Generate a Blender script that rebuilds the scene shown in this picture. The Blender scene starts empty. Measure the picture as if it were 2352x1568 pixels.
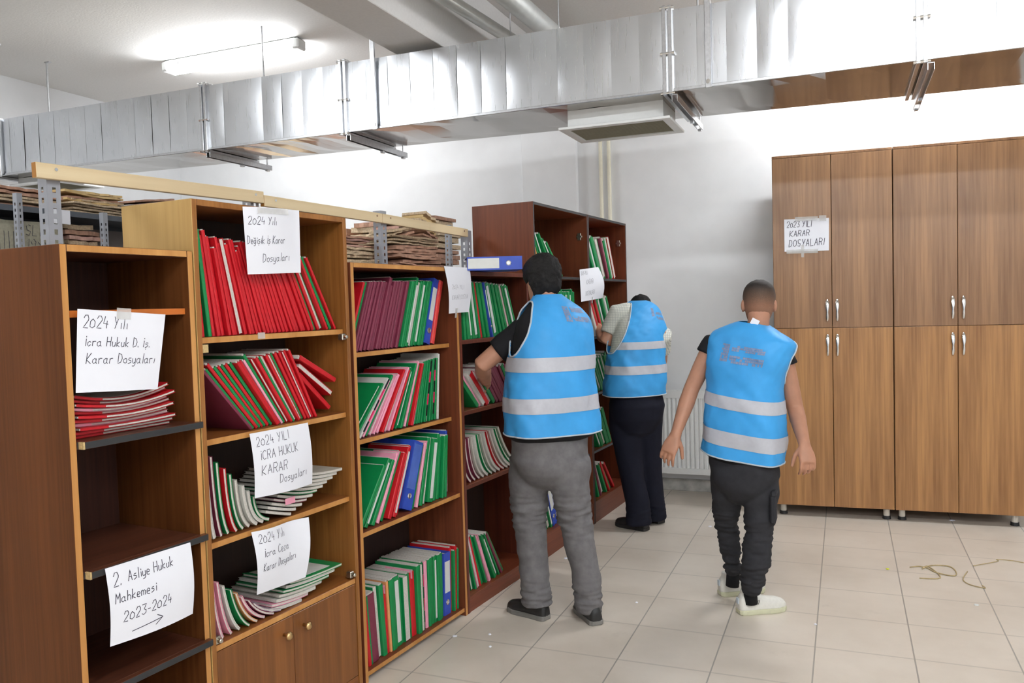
import bpy, bmesh, math, random
import numpy as np
from mathutils import Vector, Matrix, noise
random.seed(7)
PI = math.pi
SC = bpy.context.scene
COL = SC.collection
V = Vector
# ------------------------------------------------------------------ camera
FPX, CAMH = 1874.9, 1.66
psi, pit, rol = [math.radians(a) for a in (-22.217, 2.552, 1.6585)]
fw = V((math.sin(psi)*math.cos(pit), math.cos(psi)*math.cos(pit), -math.sin(pit)))
r0 = V((math.cos(psi), -math.sin(psi), 0)); d0 = fw.cross(r0)
rt = r0*math.cos(rol) + d0*math.sin(rol)
dn = -r0*math.sin(rol) + d0*math.cos(rol)
CAM = V((0, 0, CAMH))
cd = bpy.data.cameras.new('camera'); cam = bpy.data.objects.new('camera', cd); COL.objects.link(cam)
cd.sensor_width = 36; cd.lens = 36*FPX/2352; cd.clip_start = .05
cam.matrix_world = Matrix((( rt.x, -dn.x, -fw.x, 0), (rt.y, -dn.y, -fw.y, 0), (rt.z, -dn.z, -fw.z, CAMH), (0, 0, 0, 1)))
SC.camera = cam
# ------------------------------------------------------------------ world, exposure
w = bpy.data.worlds.new('world'); SC.world = w; w.use_nodes = True
w.node_tree.nodes['Background'].inputs[0].default_value = (.6, .65, .7, 1)
w.node_tree.nodes['Background'].inputs[1].default_value = .3
SC.view_settings.view_transform = 'Standard'; SC.view_settings.look = 'None'
SC.view_settings.gamma = 1; SC.view_settings.use_curve_mapping = False
SC.view_settings.exposure = 0.35
LAMP = 75.0

def at(px, py, z=None, y=None, x=None, pl=None):
    """the place in the room seen at a pixel, on a known plane"""
    d = rt*((px-1176)/FPX) + dn*((py-784)/FPX) + fw
    if z is not None: t = (z-CAMH)/d.z
    elif y is not None: t = y/d.y
    elif x is not None: t = x/d.x
    else: t = (V(pl[0])-CAM).dot(pl[1])/d.dot(pl[1])
    return CAM + d*t

# ------------------------------------------------------------------ materials
def nm(name):
    m = bpy.data.materials.new(name); m.use_nodes = True
    t = m.node_tree; b = t.nodes['Principled BSDF']
    return m, t, b
def ramp(t, fac, stops):
    r = t.nodes.new('ShaderNodeValToRGB'); e = r.color_ramp.elements
    while len(e) < len(stops): e.new(.5)
    for i, (p, c) in enumerate(stops): e[i].position = p; e[i].color = (*c, 1)
    t.links.new(fac, r.inputs[0]); return r.outputs[0]
def coords(t, scale=(1, 1, 1), kind='Object', rot=(0, 0, 0)):
    c = t.nodes.new('ShaderNodeTexCoord'); mp = t.nodes.new('ShaderNodeMapping')
    mp.inputs['Scale'].default_value = scale; mp.inputs['Rotation'].default_value = rot
    t.links.new(c.outputs[kind], mp.inputs[0]); return mp.outputs[0]
def ntex(t, vec, scale, det=3, rough=.5):
    n = t.nodes.new('ShaderNodeTexNoise'); n.inputs['Scale'].default_value = scale
    n.inputs['Detail'].default_value = det; n.inputs['Roughness'].default_value = rough
    t.links.new(vec, n.inputs['Vector']); return n.outputs[0]
def bump(t, b, h, s, d=.002):
    n = t.nodes.new('ShaderNodeBump'); n.inputs['Strength'].default_value = s; n.inputs['Distance'].default_value = d
    t.links.new(h, n.inputs['Height']); t.links.new(n.outputs[0], b.inputs['Normal'])
def S(r, g, b):
    f = lambda c: (c/255/12.92 if c/255 <= .04045 else ((c/255+.055)/1.055)**2.4)
    return (f(r), f(g), f(b))
def mul(c, k): return tuple(max(0, min(1, a*k)) for a in c)
def plain(name, c, rough=.6, var=.08, scale=30, metal=0, spec=.5, bmp=0, sheen=0):
    m, t, b = nm(name)
    n = ntex(t, coords(t), scale, 3)
    t.links.new(ramp(t, n, [(.3, mul(c, 1-var)), (.7, mul(c, 1+var))]), b.inputs['Base Color'])
    b.inputs['Roughness'].default_value = rough; b.inputs['Metallic'].default_value = metal
    b.inputs['Specular IOR Level'].default_value = spec
    if sheen: b.inputs['Sheen Weight'].default_value = sheen
    if bmp: bump(t, b, n, bmp)
    return m
def wood(name, dark, light, axis='z', rough=.4, fine=60, contrast=(.35, .68), coarse=5, spec=.4):
    m, t, b = nm(name)
    sc = {'z': (1, 1, .03), 'x': (.03, 1, 1), 'y': (1, .03, 1)}[axis]
    a = ntex(t, coords(t, sc), fine, 4, .6)
    sc2 = tuple(s if s == 1 else .06 for s in sc)
    c = ntex(t, coords(t, sc2), coarse, 2, .5)
    mx = t.nodes.new('ShaderNodeMath'); mx.operation = 'ADD'
    h1 = t.nodes.new('ShaderNodeMath'); h1.operation = 'MULTIPLY'; h1.inputs[1].default_value = .5
    h2 = t.nodes.new('ShaderNodeMath'); h2.operation = 'MULTIPLY'; h2.inputs[1].default_value = .5
    t.links.new(a, h1.inputs[0]); t.links.new(c, h2.inputs[0])
    t.links.new(h1.outputs[0], mx.inputs[0]); t.links.new(h2.outputs[0], mx.inputs[1])
    t.links.new(ramp(t, mx.outputs[0], [(contrast[0], dark), (contrast[1], light)]), b.inputs['Base Color'])
    b.inputs['Roughness'].default_value = rough; b.inputs['Specular IOR Level'].default_value = spec
    bump(t, b, a, .08)
    return m
M = {}
M['wall'] = plain('wall_paint', (.80, .81, .82), .7, .02, 6, bmp=.05)
M['ceil'] = plain('ceiling_plaster', (.76, .75, .73), .85, .03, 60, bmp=.5)
M['beam'] = plain('beam_plaster', (.68, .665, .65), .85, .03, 60, bmp=.2)
M['plinth'] = plain('stained_skirting', (.42, .41, .38), .7, .25, 14)
M['dark_brown_v'] = wood('dark_brown_veneer', S(84, 47, 20), S(118, 70, 36), 'z', .5, spec=.15)
M['dark_inner'] = wood('dark_mahogany_inside', S(56, 30, 22), S(84, 48, 36), 'z', .5)
M['dark_shelf'] = wood('dark_mahogany_board', S(70, 38, 26), S(104, 60, 42), 'x', .35)
M['honey_edge'] = wood('honey_lipping', S(174, 116, 56), S(208, 154, 90), 'z', .4, 25)
M['orange_edge'] = wood('orange_lipping', S(180, 92, 30), S(206, 116, 48), 'x', .4, 25)
M['honey_side'] = wood('honey_veneer', S(124, 78, 34), S(170, 114, 58), 'z', .33)
M['pale_ply'] = wood('pale_plywood', S(186, 146, 82), S(214, 178, 112), 'z', .45, 30)
M['honey_shelf'] = wood('honey_board', S(112, 64, 30), S(156, 98, 48), 'x', .35)
M['door_brown'] = wood('brown_cupboard_veneer', S(98, 58, 26), S(140, 88, 44), 'z', .33, 40)
M['red_brown'] = wood('red_brown_veneer', S(92, 46, 28), S(128, 70, 44), 'z', .35)
M['red_shelf'] = wood('red_brown_board', S(100, 46, 28), S(134, 70, 44), 'x', .35)
M['dark_red'] = wood('deep_red_veneer', S(78, 34, 24), S(112, 54, 38), 'z', .35)
M['black_edge'] = plain('black_edging', (.022, .024, .026), .5)
M['backboard'] = wood('dark_backboard', S(40, 26, 22), S(58, 38, 30), 'z', .6)
M['chip'] = plain('raw_chipboard', S(196, 170, 120), .9, .2, 200)
M['walnut'] = wood('walnut_laminate', S(114, 80, 54), S(170, 128, 90), 'z', .28, 55, (.34, .66), 8, .5)
M['walnut2'] = wood('warm_walnut_laminate', S(130, 87, 50), S(188, 138, 86), 'z', .3, 55, (.34, .66), 9, .5)
M['pine'] = wood('raw_pine', S(204, 172, 116), S(232, 206, 154), 'y', .6, 22)
M['pine_end'] = plain('pine_end_grain', S(176, 120, 50), .7)
M['grey_steel'] = plain('grey_painted_steel', S(160, 163, 170), .45, .04, 20)
M['dark_steel'] = plain('dark_shelf_steel', S(84, 90, 98), .5, .05)
M['chrome'] = plain('chrome', (.8, .8, .8), .12, .02, 30, 1)
M['zinc'] = plain('zinc_channel', (.62, .63, .65), .3, .08, 60, 1)
M['brass'] = plain('worn_brass', (.62, .42, .2), .3, .1, 30, 1)
M['nickel'] = plain('tarnished_nickel', (.56, .53, .46), .35, .1, 40, 1)
M['black'] = plain('black_plastic', (.015, .015, .016), .45)
M['white_enamel'] = plain('white_enamel', (.82, .83, .82), .3, .02)
M['cream_pipe'] = plain('cream_pipe_paint', S(226, 220, 200), .4, .03)
M['ivory'] = plain('ivory_plastic_leg', S(206, 198, 186), .4, .04)
M['grille'] = plain('grille_grey_green', S(150, 146, 128), .6, .05)
M['white_metal'] = plain('white_painted_metal', (.78, .79, .78), .4, .02)
M['silver_pipe'] = plain('pale_conduit', (.66, .68, .66), .32, .05, 20, .35)
M['paper'] = plain('white_paper', (.86, .87, .93), .75, .012, 8)
M['pocket'] = plain('glossy_blue_sleeve', S(84, 112, 196), .12, .12, 14, spec=.8, bmp=.25)
M['mauve'] = plain('shaded_wall_tone', S(146, 138, 134), .8, .06, 12)  # shade on the wall behind the far rack, put into the colour
M['ink'] = plain('pen_ink', (.05, .05, .075), .7)
M['tape'] = plain('clear_tape', (.84, .83, .80), .15); M['tape'].node_tree.nodes['Principled BSDF'].inputs['Alpha'].default_value = .35
M['pages'] = plain('page_edges', S(206, 200, 192), .85, .1, 160)
M['label'] = plain('spine_card', S(214, 216, 212), .6, .03)
M['oldpaper'] = plain('aged_paper', S(204, 182, 152), .9, .22, 90)
M['oldcard'] = plain('faded_brown_card', S(180, 140, 118), .85, .2, 30)
M['oldpink'] = plain('faded_pink_card', S(208, 168, 154), .85, .15, 30)
M['oldgreen'] = plain('faded_green_board', S(132, 146, 118), .8, .08, 20)
M['sack'] = plain('grey_sackcloth', S(164, 160, 142), .95, .1, 60, bmp=.3)
M['string'] = plain('pale_string', S(222, 208, 176), .9)
M['raffia'] = plain('dry_raffia', S(186, 166, 124), .9, .2)
M['yellow'] = plain('yellow_scrap', S(222, 226, 60), .7)
FC = {'r': ('red', S(196, 22, 34)), 'g': ('green', S(10, 132, 70)), 'm': ('maroon', S(122, 46, 68)), 'p': ('pink', S(238, 160, 182)),
      'w': ('white', S(214, 214, 206)), 'b': ('blue', S(48, 78, 180)), 't': ('tan', S(222, 156, 100)), 'k': ('black-taped', S(22, 22, 26)),
      'c': ('coral red', S(222, 70, 66)), 'y': ('pale grey', S(188, 184, 172)), 'd': ('dark green', S(8, 92, 54)), 'l': ('lilac', S(150, 110, 140)), 'v': ('deep pink', S(226, 30, 96))}
for k, (n_, c_) in FC.items(): M['f_'+k] = plain(n_.replace(' ', '_')+'_card', c_, .42, .06, 25, spec=.45)

def floor_mat():
    m, t, b = nm('beige_floor_tiles')
    c = t.nodes.new('ShaderNodeTexCoord'); s = t.nodes.new('ShaderNodeSeparateXYZ'); t.links.new(c.outputs['Object'], s.inputs[0])
    def line(out, off, w):
        a = t.nodes.new('ShaderNodeMath'); a.operation = 'SUBTRACT'; a.inputs[1].default_value = off; t.links.new(out, a.inputs[0])
        d = t.nodes.new('ShaderNodeMath'); d.operation = 'DIVIDE'; d.inputs[1].default_value = .425; t.links.new(a.outputs[0], d.inputs[0])
        f = t.nodes.new('ShaderNodeMath'); f.operation = 'FRACT'; t.links.new(d.outputs[0], f.inputs[0])
        u = t.nodes.new('ShaderNodeMath'); u.operation = 'SUBTRACT'; u.inputs[1].default_value = .5; t.links.new(f.outputs[0], u.inputs[0])
        v = t.nodes.new('ShaderNodeMath'); v.operation = 'ABSOLUTE'; t.links.new(u.outputs[0], v.inputs[0])
        g = t.nodes.new('ShaderNodeMath'); g.operation = 'GREATER_THAN'; g.inputs[1].default_value = .5-w/.425/2; t.links.new(v.outputs[0], g.inputs[0])
        return g.outputs[0]
    n1 = ntex(t, coords(t), 1.6, 5, .6); n2 = ntex(t, coords(t), 55, 2)
    base = ramp(t, n1, [(.3, S(202, 191, 177)), (.7, S(220, 210, 197))])
    def mixc(fac, a, col, k):
        x = t.nodes.new('ShaderNodeMix'); x.data_type = 'RGBA'
        q = t.nodes.new('ShaderNodeMath'); q.operation = 'MULTIPLY'; q.inputs[1].default_value = k
        t.links.new(fac, q.inputs[0]); t.links.new(q.outputs[0], x.inputs['Factor']); t.links.new(a, x.inputs['A']); x.inputs['B'].default_value = (*col, 1); return x.outputs['Result']
    st = ramp(t, ntex(t, coords(t), 3.4, 6, .7), [(.62, (0, 0, 0)), (.78, (1, 1, 1))])
    base = mixc(st, base, S(150, 142, 132), .25)
    base = mixc(line(s.outputs[0], -.146, .0065), base, S(132, 128, 122), .75)
    base = mixc(line(s.outputs[1], 4.047, .012), base, S(158, 150, 140), .4)
    t.links.new(base, b.inputs['Base Color']); b.inputs['Roughness'].default_value = .33; b.inputs['Specular IOR Level'].default_value = .45
    bump(t, b, n2, .02)
    return m
M['floor'] = floor_mat()
def duct_mat():
    m, t, b = nm('galvanised_sheet')
    n = ntex(t, coords(t, (6, 6, .3)), 18, 2, .5); k = ntex(t, coords(t), 3, 3)
    t.links.new(ramp(t, k, [(.3, (.66, .68, .71)), (.7, (.74, .76, .79))]), b.inputs['Base Color'])
    t.links.new(ramp(t, n, [(.3, (.27, .27, .27)), (.7, (.30, .30, .30))]), b.inputs['Roughness'])
    b.inputs['Metallic'].default_value = 1
    bump(t, b, ntex(t, coords(t, (1, 1, .6)), 2.5, 1), .05, .01)
    return m
M['duct'] = duct_mat()
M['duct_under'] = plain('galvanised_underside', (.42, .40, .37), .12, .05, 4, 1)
def lamp_mat():
    m, t, b = nm('lit_diffuser')
    b.inputs['Base Color'].default_value = (.9, .9, .9, 1)
    b.inputs['Emission Color'].default_value = (.94, .97, 1, 1); b.inputs['Emission Strength'].default_value = LAMP
    return m
M['lamp'] = lamp_mat()
def fabric(name, c, var=.12, scale=40, rough=.8, weave=True):
    m, t, b = nm(name)
    n = ntex(t, coords(t), scale, 4, .6); f = ntex(t, coords(t), 400, 2)
    t.links.new(ramp(t, n, [(.3, mul(c, 1-var)), (.7, mul(c, 1+var))]), b.inputs['Base Color'])
    b.inputs['Roughness'].default_value = rough; b.inputs['Specular IOR Level'].default_value = .25
    if weave: bump(t, b, f, .15, .001)
    return m
M['vest'] = fabric('sky_blue_vest_cloth', S(66, 160, 226), .08, 5, .5)
M['vest_trim'] = fabric('pale_grey_piping', S(190, 200, 208), .05)
M['band'] = plain('silver_reflective_tape', S(186, 188, 196), .4, .03, 60)
M['print'] = plain('grey_vest_print', S(128, 142, 172), .6, .1, 90)
M['black_cloth'] = fabric('black_cotton', (.012, .012, .014))
M['jeans'] = fabric('grey_denim', S(110, 108, 109), .16, 22, .85)
M['navy'] = fabric('navy_trouser_cloth', S(20, 22, 36), .12, 20, .8)
M['char'] = fabric('charcoal_cotton', S(48, 48, 52), .14, 24, .85)
M['skin'] = plain('skin', S(190, 138, 112), .5, .07, 18)
M['skin2'] = plain('tan_skin', S(176, 126, 100), .5, .07, 18)
M['hair'] = plain('black_hair', (.010, .009, .009), .7, .3, 160, spec=.25, bmp=.8)
M['eye'] = plain('eye_white', (.75, .74, .72), .2)
M['shoe_black'] = plain('black_leather', (.018, .018, .019), .4)
M['shoe_white'] = plain('off_white_knit', S(222, 220, 212), .7, .04, 80)
M['sole_pale'] = plain('yellowed_sole', S(206, 206, 176), .5, .05)
M['sole_grey'] = plain('grey_sole', S(120, 118, 114), .6)
def check_mat():
    m, t, b = nm('checked_shirt_cloth')
    v = coords(t, (1, 1, 1)); w1 = t.nodes.new('ShaderNodeTexWave'); w1.inputs['Scale'].default_value = 26; w1.bands_direction = 'X'
    w2 = t.nodes.new('ShaderNodeTexWave'); w2.inputs['Scale'].default_value = 26; w2.bands_direction = 'Z'
    for q in (w1, w2): t.links.new(v, q.inputs['Vector']); q.inputs['Distortion'].default_value = 1.2
    x = t.nodes.new('ShaderNodeMath'); x.operation = 'MINIMUM'; t.links.new(w1.outputs['Fac'], x.inputs[0]); t.links.new(w2.outputs['Fac'], x.inputs[1])
    t.links.new(ramp(t, x.outputs[0], [(.02, S(170, 172, 166)), (.22, S(222, 222, 212))]), b.inputs['Base Color'])
    b.inputs['Roughness'].default_value = .85
    return m
M['check'] = check_mat()
def fade_mat():
    m, t, b = nm('cropped_hair')
    c = coords(t, (1, 1, 1)); s = t.nodes.new('ShaderNodeSeparateXYZ'); t.links.new(c, s.inputs[0])
    n = ntex(t, coords(t), 260, 2)
    r = t.nodes.new('ShaderNodeMapRange'); r.inputs[1].default_value = -.03; r.inputs[2].default_value = .11
    t.links.new(s.outputs[2], r.inputs[0])
    a = t.nodes.new('ShaderNodeMath'); a.operation = 'MULTIPLY_ADD'; a.inputs[1].default_value = .35; t.links.new(n, a.inputs[0]); t.links.new(r.outputs[0], a.inputs[2])
    t.links.new(ramp(t, a.outputs[0], [(.2, S(146, 104, 80)), (.6, S(92, 70, 56)), (1.0, S(40, 33, 30))]), b.inputs['Base Color'])
    b.inputs['Roughness'].default_value = .75; bump(t, b, n, .4)
    return m
M['fade'] = fade_mat()

# ------------------------------------------------------------------ mesh builder
class MB:
    def __init__(s): s.v = []; s.f = []; s.m = []
    def add(s, vs, fs, mi=0):
        o = len(s.v); s.v += [tuple(v) for v in vs]; s.f += [tuple(i+o for i in f) for f in fs]; s.m += [mi]*len(fs); return s
    def box(s, x0, x1, y0, y1, z0, z1, mi=0, front=None, T=None):
        vs = [V((x, y, z)) for z in (z0, z1) for y in (y0, y1) for x in (x0, x1)]
        if T is not None: vs = [T @ v for v in vs]
        fs = [(0, 2, 3, 1), (4, 5, 7, 6), (0, 1, 5, 4), (2, 6, 7, 3), (0, 4, 6, 2), (1, 3, 7, 5)]
        n = len(s.f); s.add(vs, fs, mi)
        if front is not None: s.m[n+2] = front
        return s
    def rings(s, rs, cap=True, closed=True, mi=0):
        n = len(rs[0]); o = []
        vs = [v for r in rs for v in r]; fs = []
        for i in range(len(rs)-1):
            for j in range(n if closed else n-1):
                k = (j+1) % n; fs.append((i*n+j, i*n+k, (i+1)*n+k, (i+1)*n+j))
        if cap: fs.append(tuple(reversed(range(n)))); fs.append(tuple(range((len(rs)-1)*n, len(rs)*n)))
        return s.add(vs, fs, mi)
    def tube(s, pts, rad, n=12, round_=False, mi=0, flat=1.0, side=None):
        pts = [V(p) for p in pts]
        if not hasattr(rad, '__len__'): rad = [rad]*len(pts)
        rad = list(rad)
        if round_:
            a, b = pts[0], pts[-1]; da = (pts[0]-pts[1]).normalized(); db = (pts[-1]-pts[-2]).normalized()
            pts = [a+da*rad[0]*.85, a+da*rad[0]*.5]+pts+[b+db*rad[-1]*.5, b+db*rad[-1]*.85]
            rad = [rad[0]*.4, rad[0]*.85]+rad+[rad[-1]*.85, rad[-1]*.4]
        tg = []
        for i in range(len(pts)):
            a = pts[max(0, i-1)]; b = pts[min(len(pts)-1, i+1)]; tg.append((b-a).normalized())
        up = V(side) if side is not None else (V((0, 0, 1)) if abs(tg[0].z) < .9 else V((1, 0, 0)))
        x = (up - tg[0]*up.dot(tg[0])).normalized(); rs = []
        for i, p in enumerate(pts):
            x = (x - tg[i]*x.dot(tg[i])).normalized(); y = tg[i].cross(x)
            rs.append([p + x*math.cos(2*PI*j/n)*rad[i] + y*math.sin(2*PI*j/n)*rad[i]*flat for j in range(n)])
        return s.rings(rs, mi=mi)
    def ell(s, c, ax, ay, az, nu=14, nv=9):
        c = V(c); rs = []
        for i in range(1, nv):
            a = PI*i/nv; rs.append([c - V(az)*math.cos(a) + (V(ax)*math.cos(2*PI*j/nu)+V(ay)*math.sin(2*PI*j/nu))*math.sin(a) for j in range(nu)])
        return s.rings(rs)
    def sweep(s, prof, path_fn, mi=0): pass
    def mesh(s, name, mats, bev=0, smooth=False, seg=1):
        me = bpy.data.meshes.new(name); me.from_pydata(s.v, [], s.f)
        for m in (mats if isinstance(mats, (list, tuple)) else [mats]): me.materials.append(M[m] if isinstance(m, str) else m)
        me.polygons.foreach_set('material_index', s.m)
        b = bmesh.new(); b.from_mesh(me); bmesh.ops.recalc_face_normals(b, faces=b.faces[:])
        if bev: bmesh.ops.bevel(b, geom=[e for e in b.edges if len(e.link_faces) == 2 and e.calc_face_angle(0) > .6], offset=bev, segments=seg, affect='EDGES', profile=.5)
        b.to_mesh(me); b.free()
        if smooth: me.polygons.foreach_set('use_smooth', [True]*len(me.polygons))
        me.update(); return me
def link(name, me, parent=None, mw=None):
    o = bpy.data.objects.new(name, me); COL.objects.link(o)
    if parent is not None: o.parent = parent
    if mw is not None: o.matrix_local = mw
    return o
def part(name, mb, mats, parent=None, bev=0, smooth=False, mw=None, seg=1):
    return link(name, mb.mesh(name, mats, bev, smooth, seg), parent, mw)
def tag(o, label, cat, group=None):
    o['label'] = label; o['category'] = cat
    if group: o['group'] = group
    return o
def thing(name, label, cat, mw=None, group=None):
    o = bpy.data.objects.new(name, None); COL.objects.link(o); o.empty_display_size = .1
    if mw is not None: o.matrix_local = mw
    return tag(o, label, cat, group)
def struct(name, mb, mats, **k):
    o = part(name, mb, mats, **k); o['kind'] = 'structure'; return o
def Tm(x, y, z, rz=0): return Matrix.Translation((x, y, z)) @ Matrix.Rotation(rz, 4, 'Z')

# ------------------------------------------------------------------ room shell
ZC, YB, XL, XR, YF = 3.8, 7.1, -6.82, 4.2, -4.2
struct('floor', MB().box(XL, XR, YF, YB, -.1, 0), 'floor')
struct('ceiling', MB().box(XL, XR, YF, YB, ZC, ZC+.1), 'ceil')
struct('wall_back', MB().box(XL-.1, XR+.1, YB, YB+.1, -.1, ZC+.1), 'wall')
struct('wall_left', MB().box(XL-.1, XL, YF, YB, -.1, ZC+.1), 'wall')
struct('wall_right', MB().box(XR, XR+.1, YF, YB, -.1, ZC+.1), 'wall')
struct('wall_front', MB().box(XL-.1, XR+.1, YF-.1, YF, -.1, ZC+.1), 'wall')
struct('trim_1', MB().box(-2.635, -2.30, YF, YB, 3.279, ZC), 'beam', bev=.004)
struct('trim_2', MB().box(-2.73, -2.21, YB-.06, YB, 0, ZC), 'wall', bev=.003)
struct('baseboard_back', MB().box(-2.2, XR, YB-.022, YB, 0, .105), 'plinth', bev=.004)

# ------------------------------------------------------------------ ceiling lamps
def make_lamp(label, x0, x1, y, z=3.72):
    L = x1-x0; t = thing('fluorescent_light', label, 'ceiling light', Tm((x0+x1)/2, y, z), 'ceiling tube lights')
    h = MB().box(-L/2, L/2, -.05, .05, .035, .075); part('housing', h, 'white_metal', t, .006)
    d = MB(); rs = []
    for x in (-L/2+.03, -L/2+.05, L/2-.05, L/2-.03):
        k = .8 if abs(x) > L/2-.04 else 1
        rs.append([V((x, math.cos(a)*.062*k, .033+math.sin(a)*.07*k)) for a in [PI+PI*i/10 for i in range(11)]])
    d.rings(rs); part('diffuser', d, 'lamp', t, smooth=False)
    for s in (-1, 1):
        part('end_cap', MB().box(s*L/2-.032, s*L/2+.032, -.056, .056, -.012, .07), 'white_metal', t, .012)
    for k in range(4):
        x = -L/2+L*(k+.5)/4
        part('clip', MB().box(x-.008, x+.008, -.07, -.05, .02, .05), 'white_metal', t)
    for s in (-1, 1): part('ceiling_bracket', MB().box(s*L*.3-.02, s*L*.3+.02, -.02, .02, .07, .082), 'white_metal', t)
    return t
make_lamp('lit fluorescent tube light on the ceiling above the metal duct, at the left', -5.28, -3.95, 5.42)
make_lamp('fluorescent tube light on the ceiling over the bookcases, nearer than the duct', -5.2, -3.87, 1.2)
make_lamp('fluorescent tube light over the open floor, nearer than the duct', -.3, 1.03, 1.2)
make_lamp('fluorescent tube light hidden above the duct in front of the wardrobes', -.3, 1.03, 6.35)
make_lamp('fluorescent tube light behind the camera over the open floor', -.3, 1.03, -2.4)

make_lamp('added fluorescent tube fill light at the right side of the room, nearer than the duct', 2.1, 3.43, 1.2)  # unseen extra lamp, added as front fill for wall and floor
make_lamp('added fluorescent tube fill light behind the camera at the right side of the room', 2.1, 3.43, -2.4)  # second added fill lamp, out of view, brightens the lower back wall

# ------------------------------------------------------------------ duct
ZB, ZT, YD = 2.79, 3.222, 4.48
def yback(x): return 4.92+(x+5)*.062
duct = thing('ventilation_duct', 'long silver sheet-metal ventilation duct crossing the room under the ceiling', 'duct')
secs = [(-6.8, -6.16), (-6.16, -4.06), (-4.06, -2.93), (-2.93, -.87), (-.87, .36), (.36, 2.4)]
rnd = random.Random(3)
for x0, x1 in secs:
    n = max(2, round((x1-x0)/.158)); mb = MB()
    for i in range(n):
        a = x0+(x1-x0)*i/n; b = x0+(x1-x0)*(i+1)/n; tl = rnd.uniform(-.005, .005); bow = rnd.uniform(.001, .0045)
        nx, nz = 6, 8; vs = []
        for q in range(nz+1):
            for p in range(nx+1):
                u = p/nx; w_ = q/nz
                vs.append((a+(b-a)*u, YD - bow*(1-(2*u-1)**2)*(1-(2*w_-1)**4) - tl*(u-.5)*(1-(2*w_-1)**6), ZB+(ZT-ZB)*w_))
        mb.add(vs, [(q*(nx+1)+p, q*(nx+1)+p+1, (q+1)*(nx+1)+p+1, (q+1)*(nx+1)+p) for q in range(nz) for p in range(nx)])
    o = part('duct_section', mb, 'duct', duct, smooth=True)
    mb = MB(); nb = 14; vs = []
    for p in range(nb+1):
        x = x0+(x1-x0)*p/nb; yb = yback(x); z = ZB+.003*math.sin(p*1.9)
        vs += [(x, YD, ZB), (x, YD+.15, z), (x, yb-.15, z), (x, yb, ZB), (x, yb, ZT), (x, YD, ZT)]
    mb.add(vs, [(p*6+k, p*6+k+1, p*6+k+7, p*6+k+6) for p in range(nb) for k in range(5)])
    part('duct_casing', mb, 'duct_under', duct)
    part('seam_lip', MB().box(x0+.02, x1-.02, YD-.007, YD+.002, ZB-.004, ZB+.012), 'zinc', duct, .002)
for x in (-6.16, -4.06, -2.93, -.87, .36):
    mb = MB(); yb = yback(x)
    for dx in (-.028, .004):
        mb.box(x+dx, x+dx+.02, YD-.022, YD+.002, ZB-.02, ZT+.02); mb.box(x+dx, x+dx+.02, YD-.02, yb+.02, ZB-.022, ZB-.001); mb.box(x+dx, x+dx+.02, YD-.02, yb+.02, ZT+.001, ZT+.022)
    f = part('flange', mb, 'zinc', duct, .002)
    for zz in (ZB-.012, ZB+.2, ZT+.01): part('flange_bolt', MB().tube([(x-.04, YD-.014, zz), (x+.036, YD-.014, zz)], .009, 8), 'chrome', f)
def diffuser(x0, x1, dr=.1):
    mb = MB().box(x0, x1, YD+.16, YD+.52, ZB-dr, ZB); f = part('outlet_neck', mb, 'white_metal', duct)
    mb = MB(); a, b, c, d = x0-.045, x1+.045, YD+.115, YD+.565
    mb.box(a, b, c, c+.05, ZB-dr-.015, ZB-dr); mb.box(a, b, d-.05, d, ZB-dr-.015, ZB-dr); mb.box(a, a+.05, c+.05, d-.05, ZB-dr-.015, ZB-dr); mb.box(b-.05, b, c+.05, d-.05, ZB-dr-.015, ZB-dr)
    part('outlet_frame', mb, 'white_metal', f, .002)
    mb = MB(); n = 26
    for i in range(n):
        y = c+.055+(d-c-.11)*i/(n-1); T = Matrix.Translation((0, y, ZB-dr-.004)) @ Matrix.Rotation(.6, 4, 'X')
        mb.box(a+.05, b-.05, -.007, .007, -.001, .001, T=T)
    part('outlet_slats', mb, 'grille', f)
diffuser(-1.50, -.935); diffuser(-6.14, -5.71, .05)
# hangers: channel under the duct with a rod to the ceiling at its far end
def hanger(x, label):
    t = thing('duct_hanger', label, 'duct hanger', Tm(x, 0, 0), 'channel hangers under the duct')
    ye = yback(x)+.13
    mb = MB().box(.02, .052, YD-.03, ye, ZB-.028, ZB-.024); mb.box(.02, .024, YD-.03, ye, ZB-.06, ZB-.028); mb.box(.048, .052, YD-.03, ye, ZB-.06, ZB-.028)
    part('channel', mb, 'zinc', t, .001)
    part('rod', MB().tube([(.036, ye-.035, ZB-.03), (.036, ye-.035, ZC)], .006, 8), 'zinc', t)
    mb = MB().box(.026, .046, yback(x)-.2, yback(x)-.17, ZB-.076, ZB-.06); mb.box(.026, .046, ye-.05, ye-.02, ZB-.07, ZB-.058); part('nut', mb, 'zinc', t)
hanger(-4.06, 'steel channel hanger under the duct above the dark bookcase, left of the lamp')
hanger(-2.93, 'steel channel hanger under the duct left of the ceiling beam')
hanger(-.87, 'steel channel hanger under the duct just right of the air outlet')
hanger(.36, 'steel channel hanger under the duct above the wardrobes')
def strap(x, label):
    t = thing('hanger_strap', label, 'hanger strap', Tm(x, YD-.024, 0), 'straps on the front of the duct')
    part('strap_rod', MB().box(-.016, .016, -.008, .006, ZB-.014, ZC), 'zinc', t, .003)
    part('strap_bolt', MB().tube([(0, -.014, ZB+.02), (0, .006, ZB+.02)], .012, 8), 'chrome', t)
    part('ceiling_anchor', MB().box(-.02, .045, -.012, .03, ZC-.012, ZC), 'zinc', t)
strap(-6.09, 'flat steel strap on the duct face at the left edge of the photo')
strap(-2.70, 'flat steel strap on the duct face left of the ceiling beam')
strap(-.655, 'flat steel strap on the duct face right of the air outlet')
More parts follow.
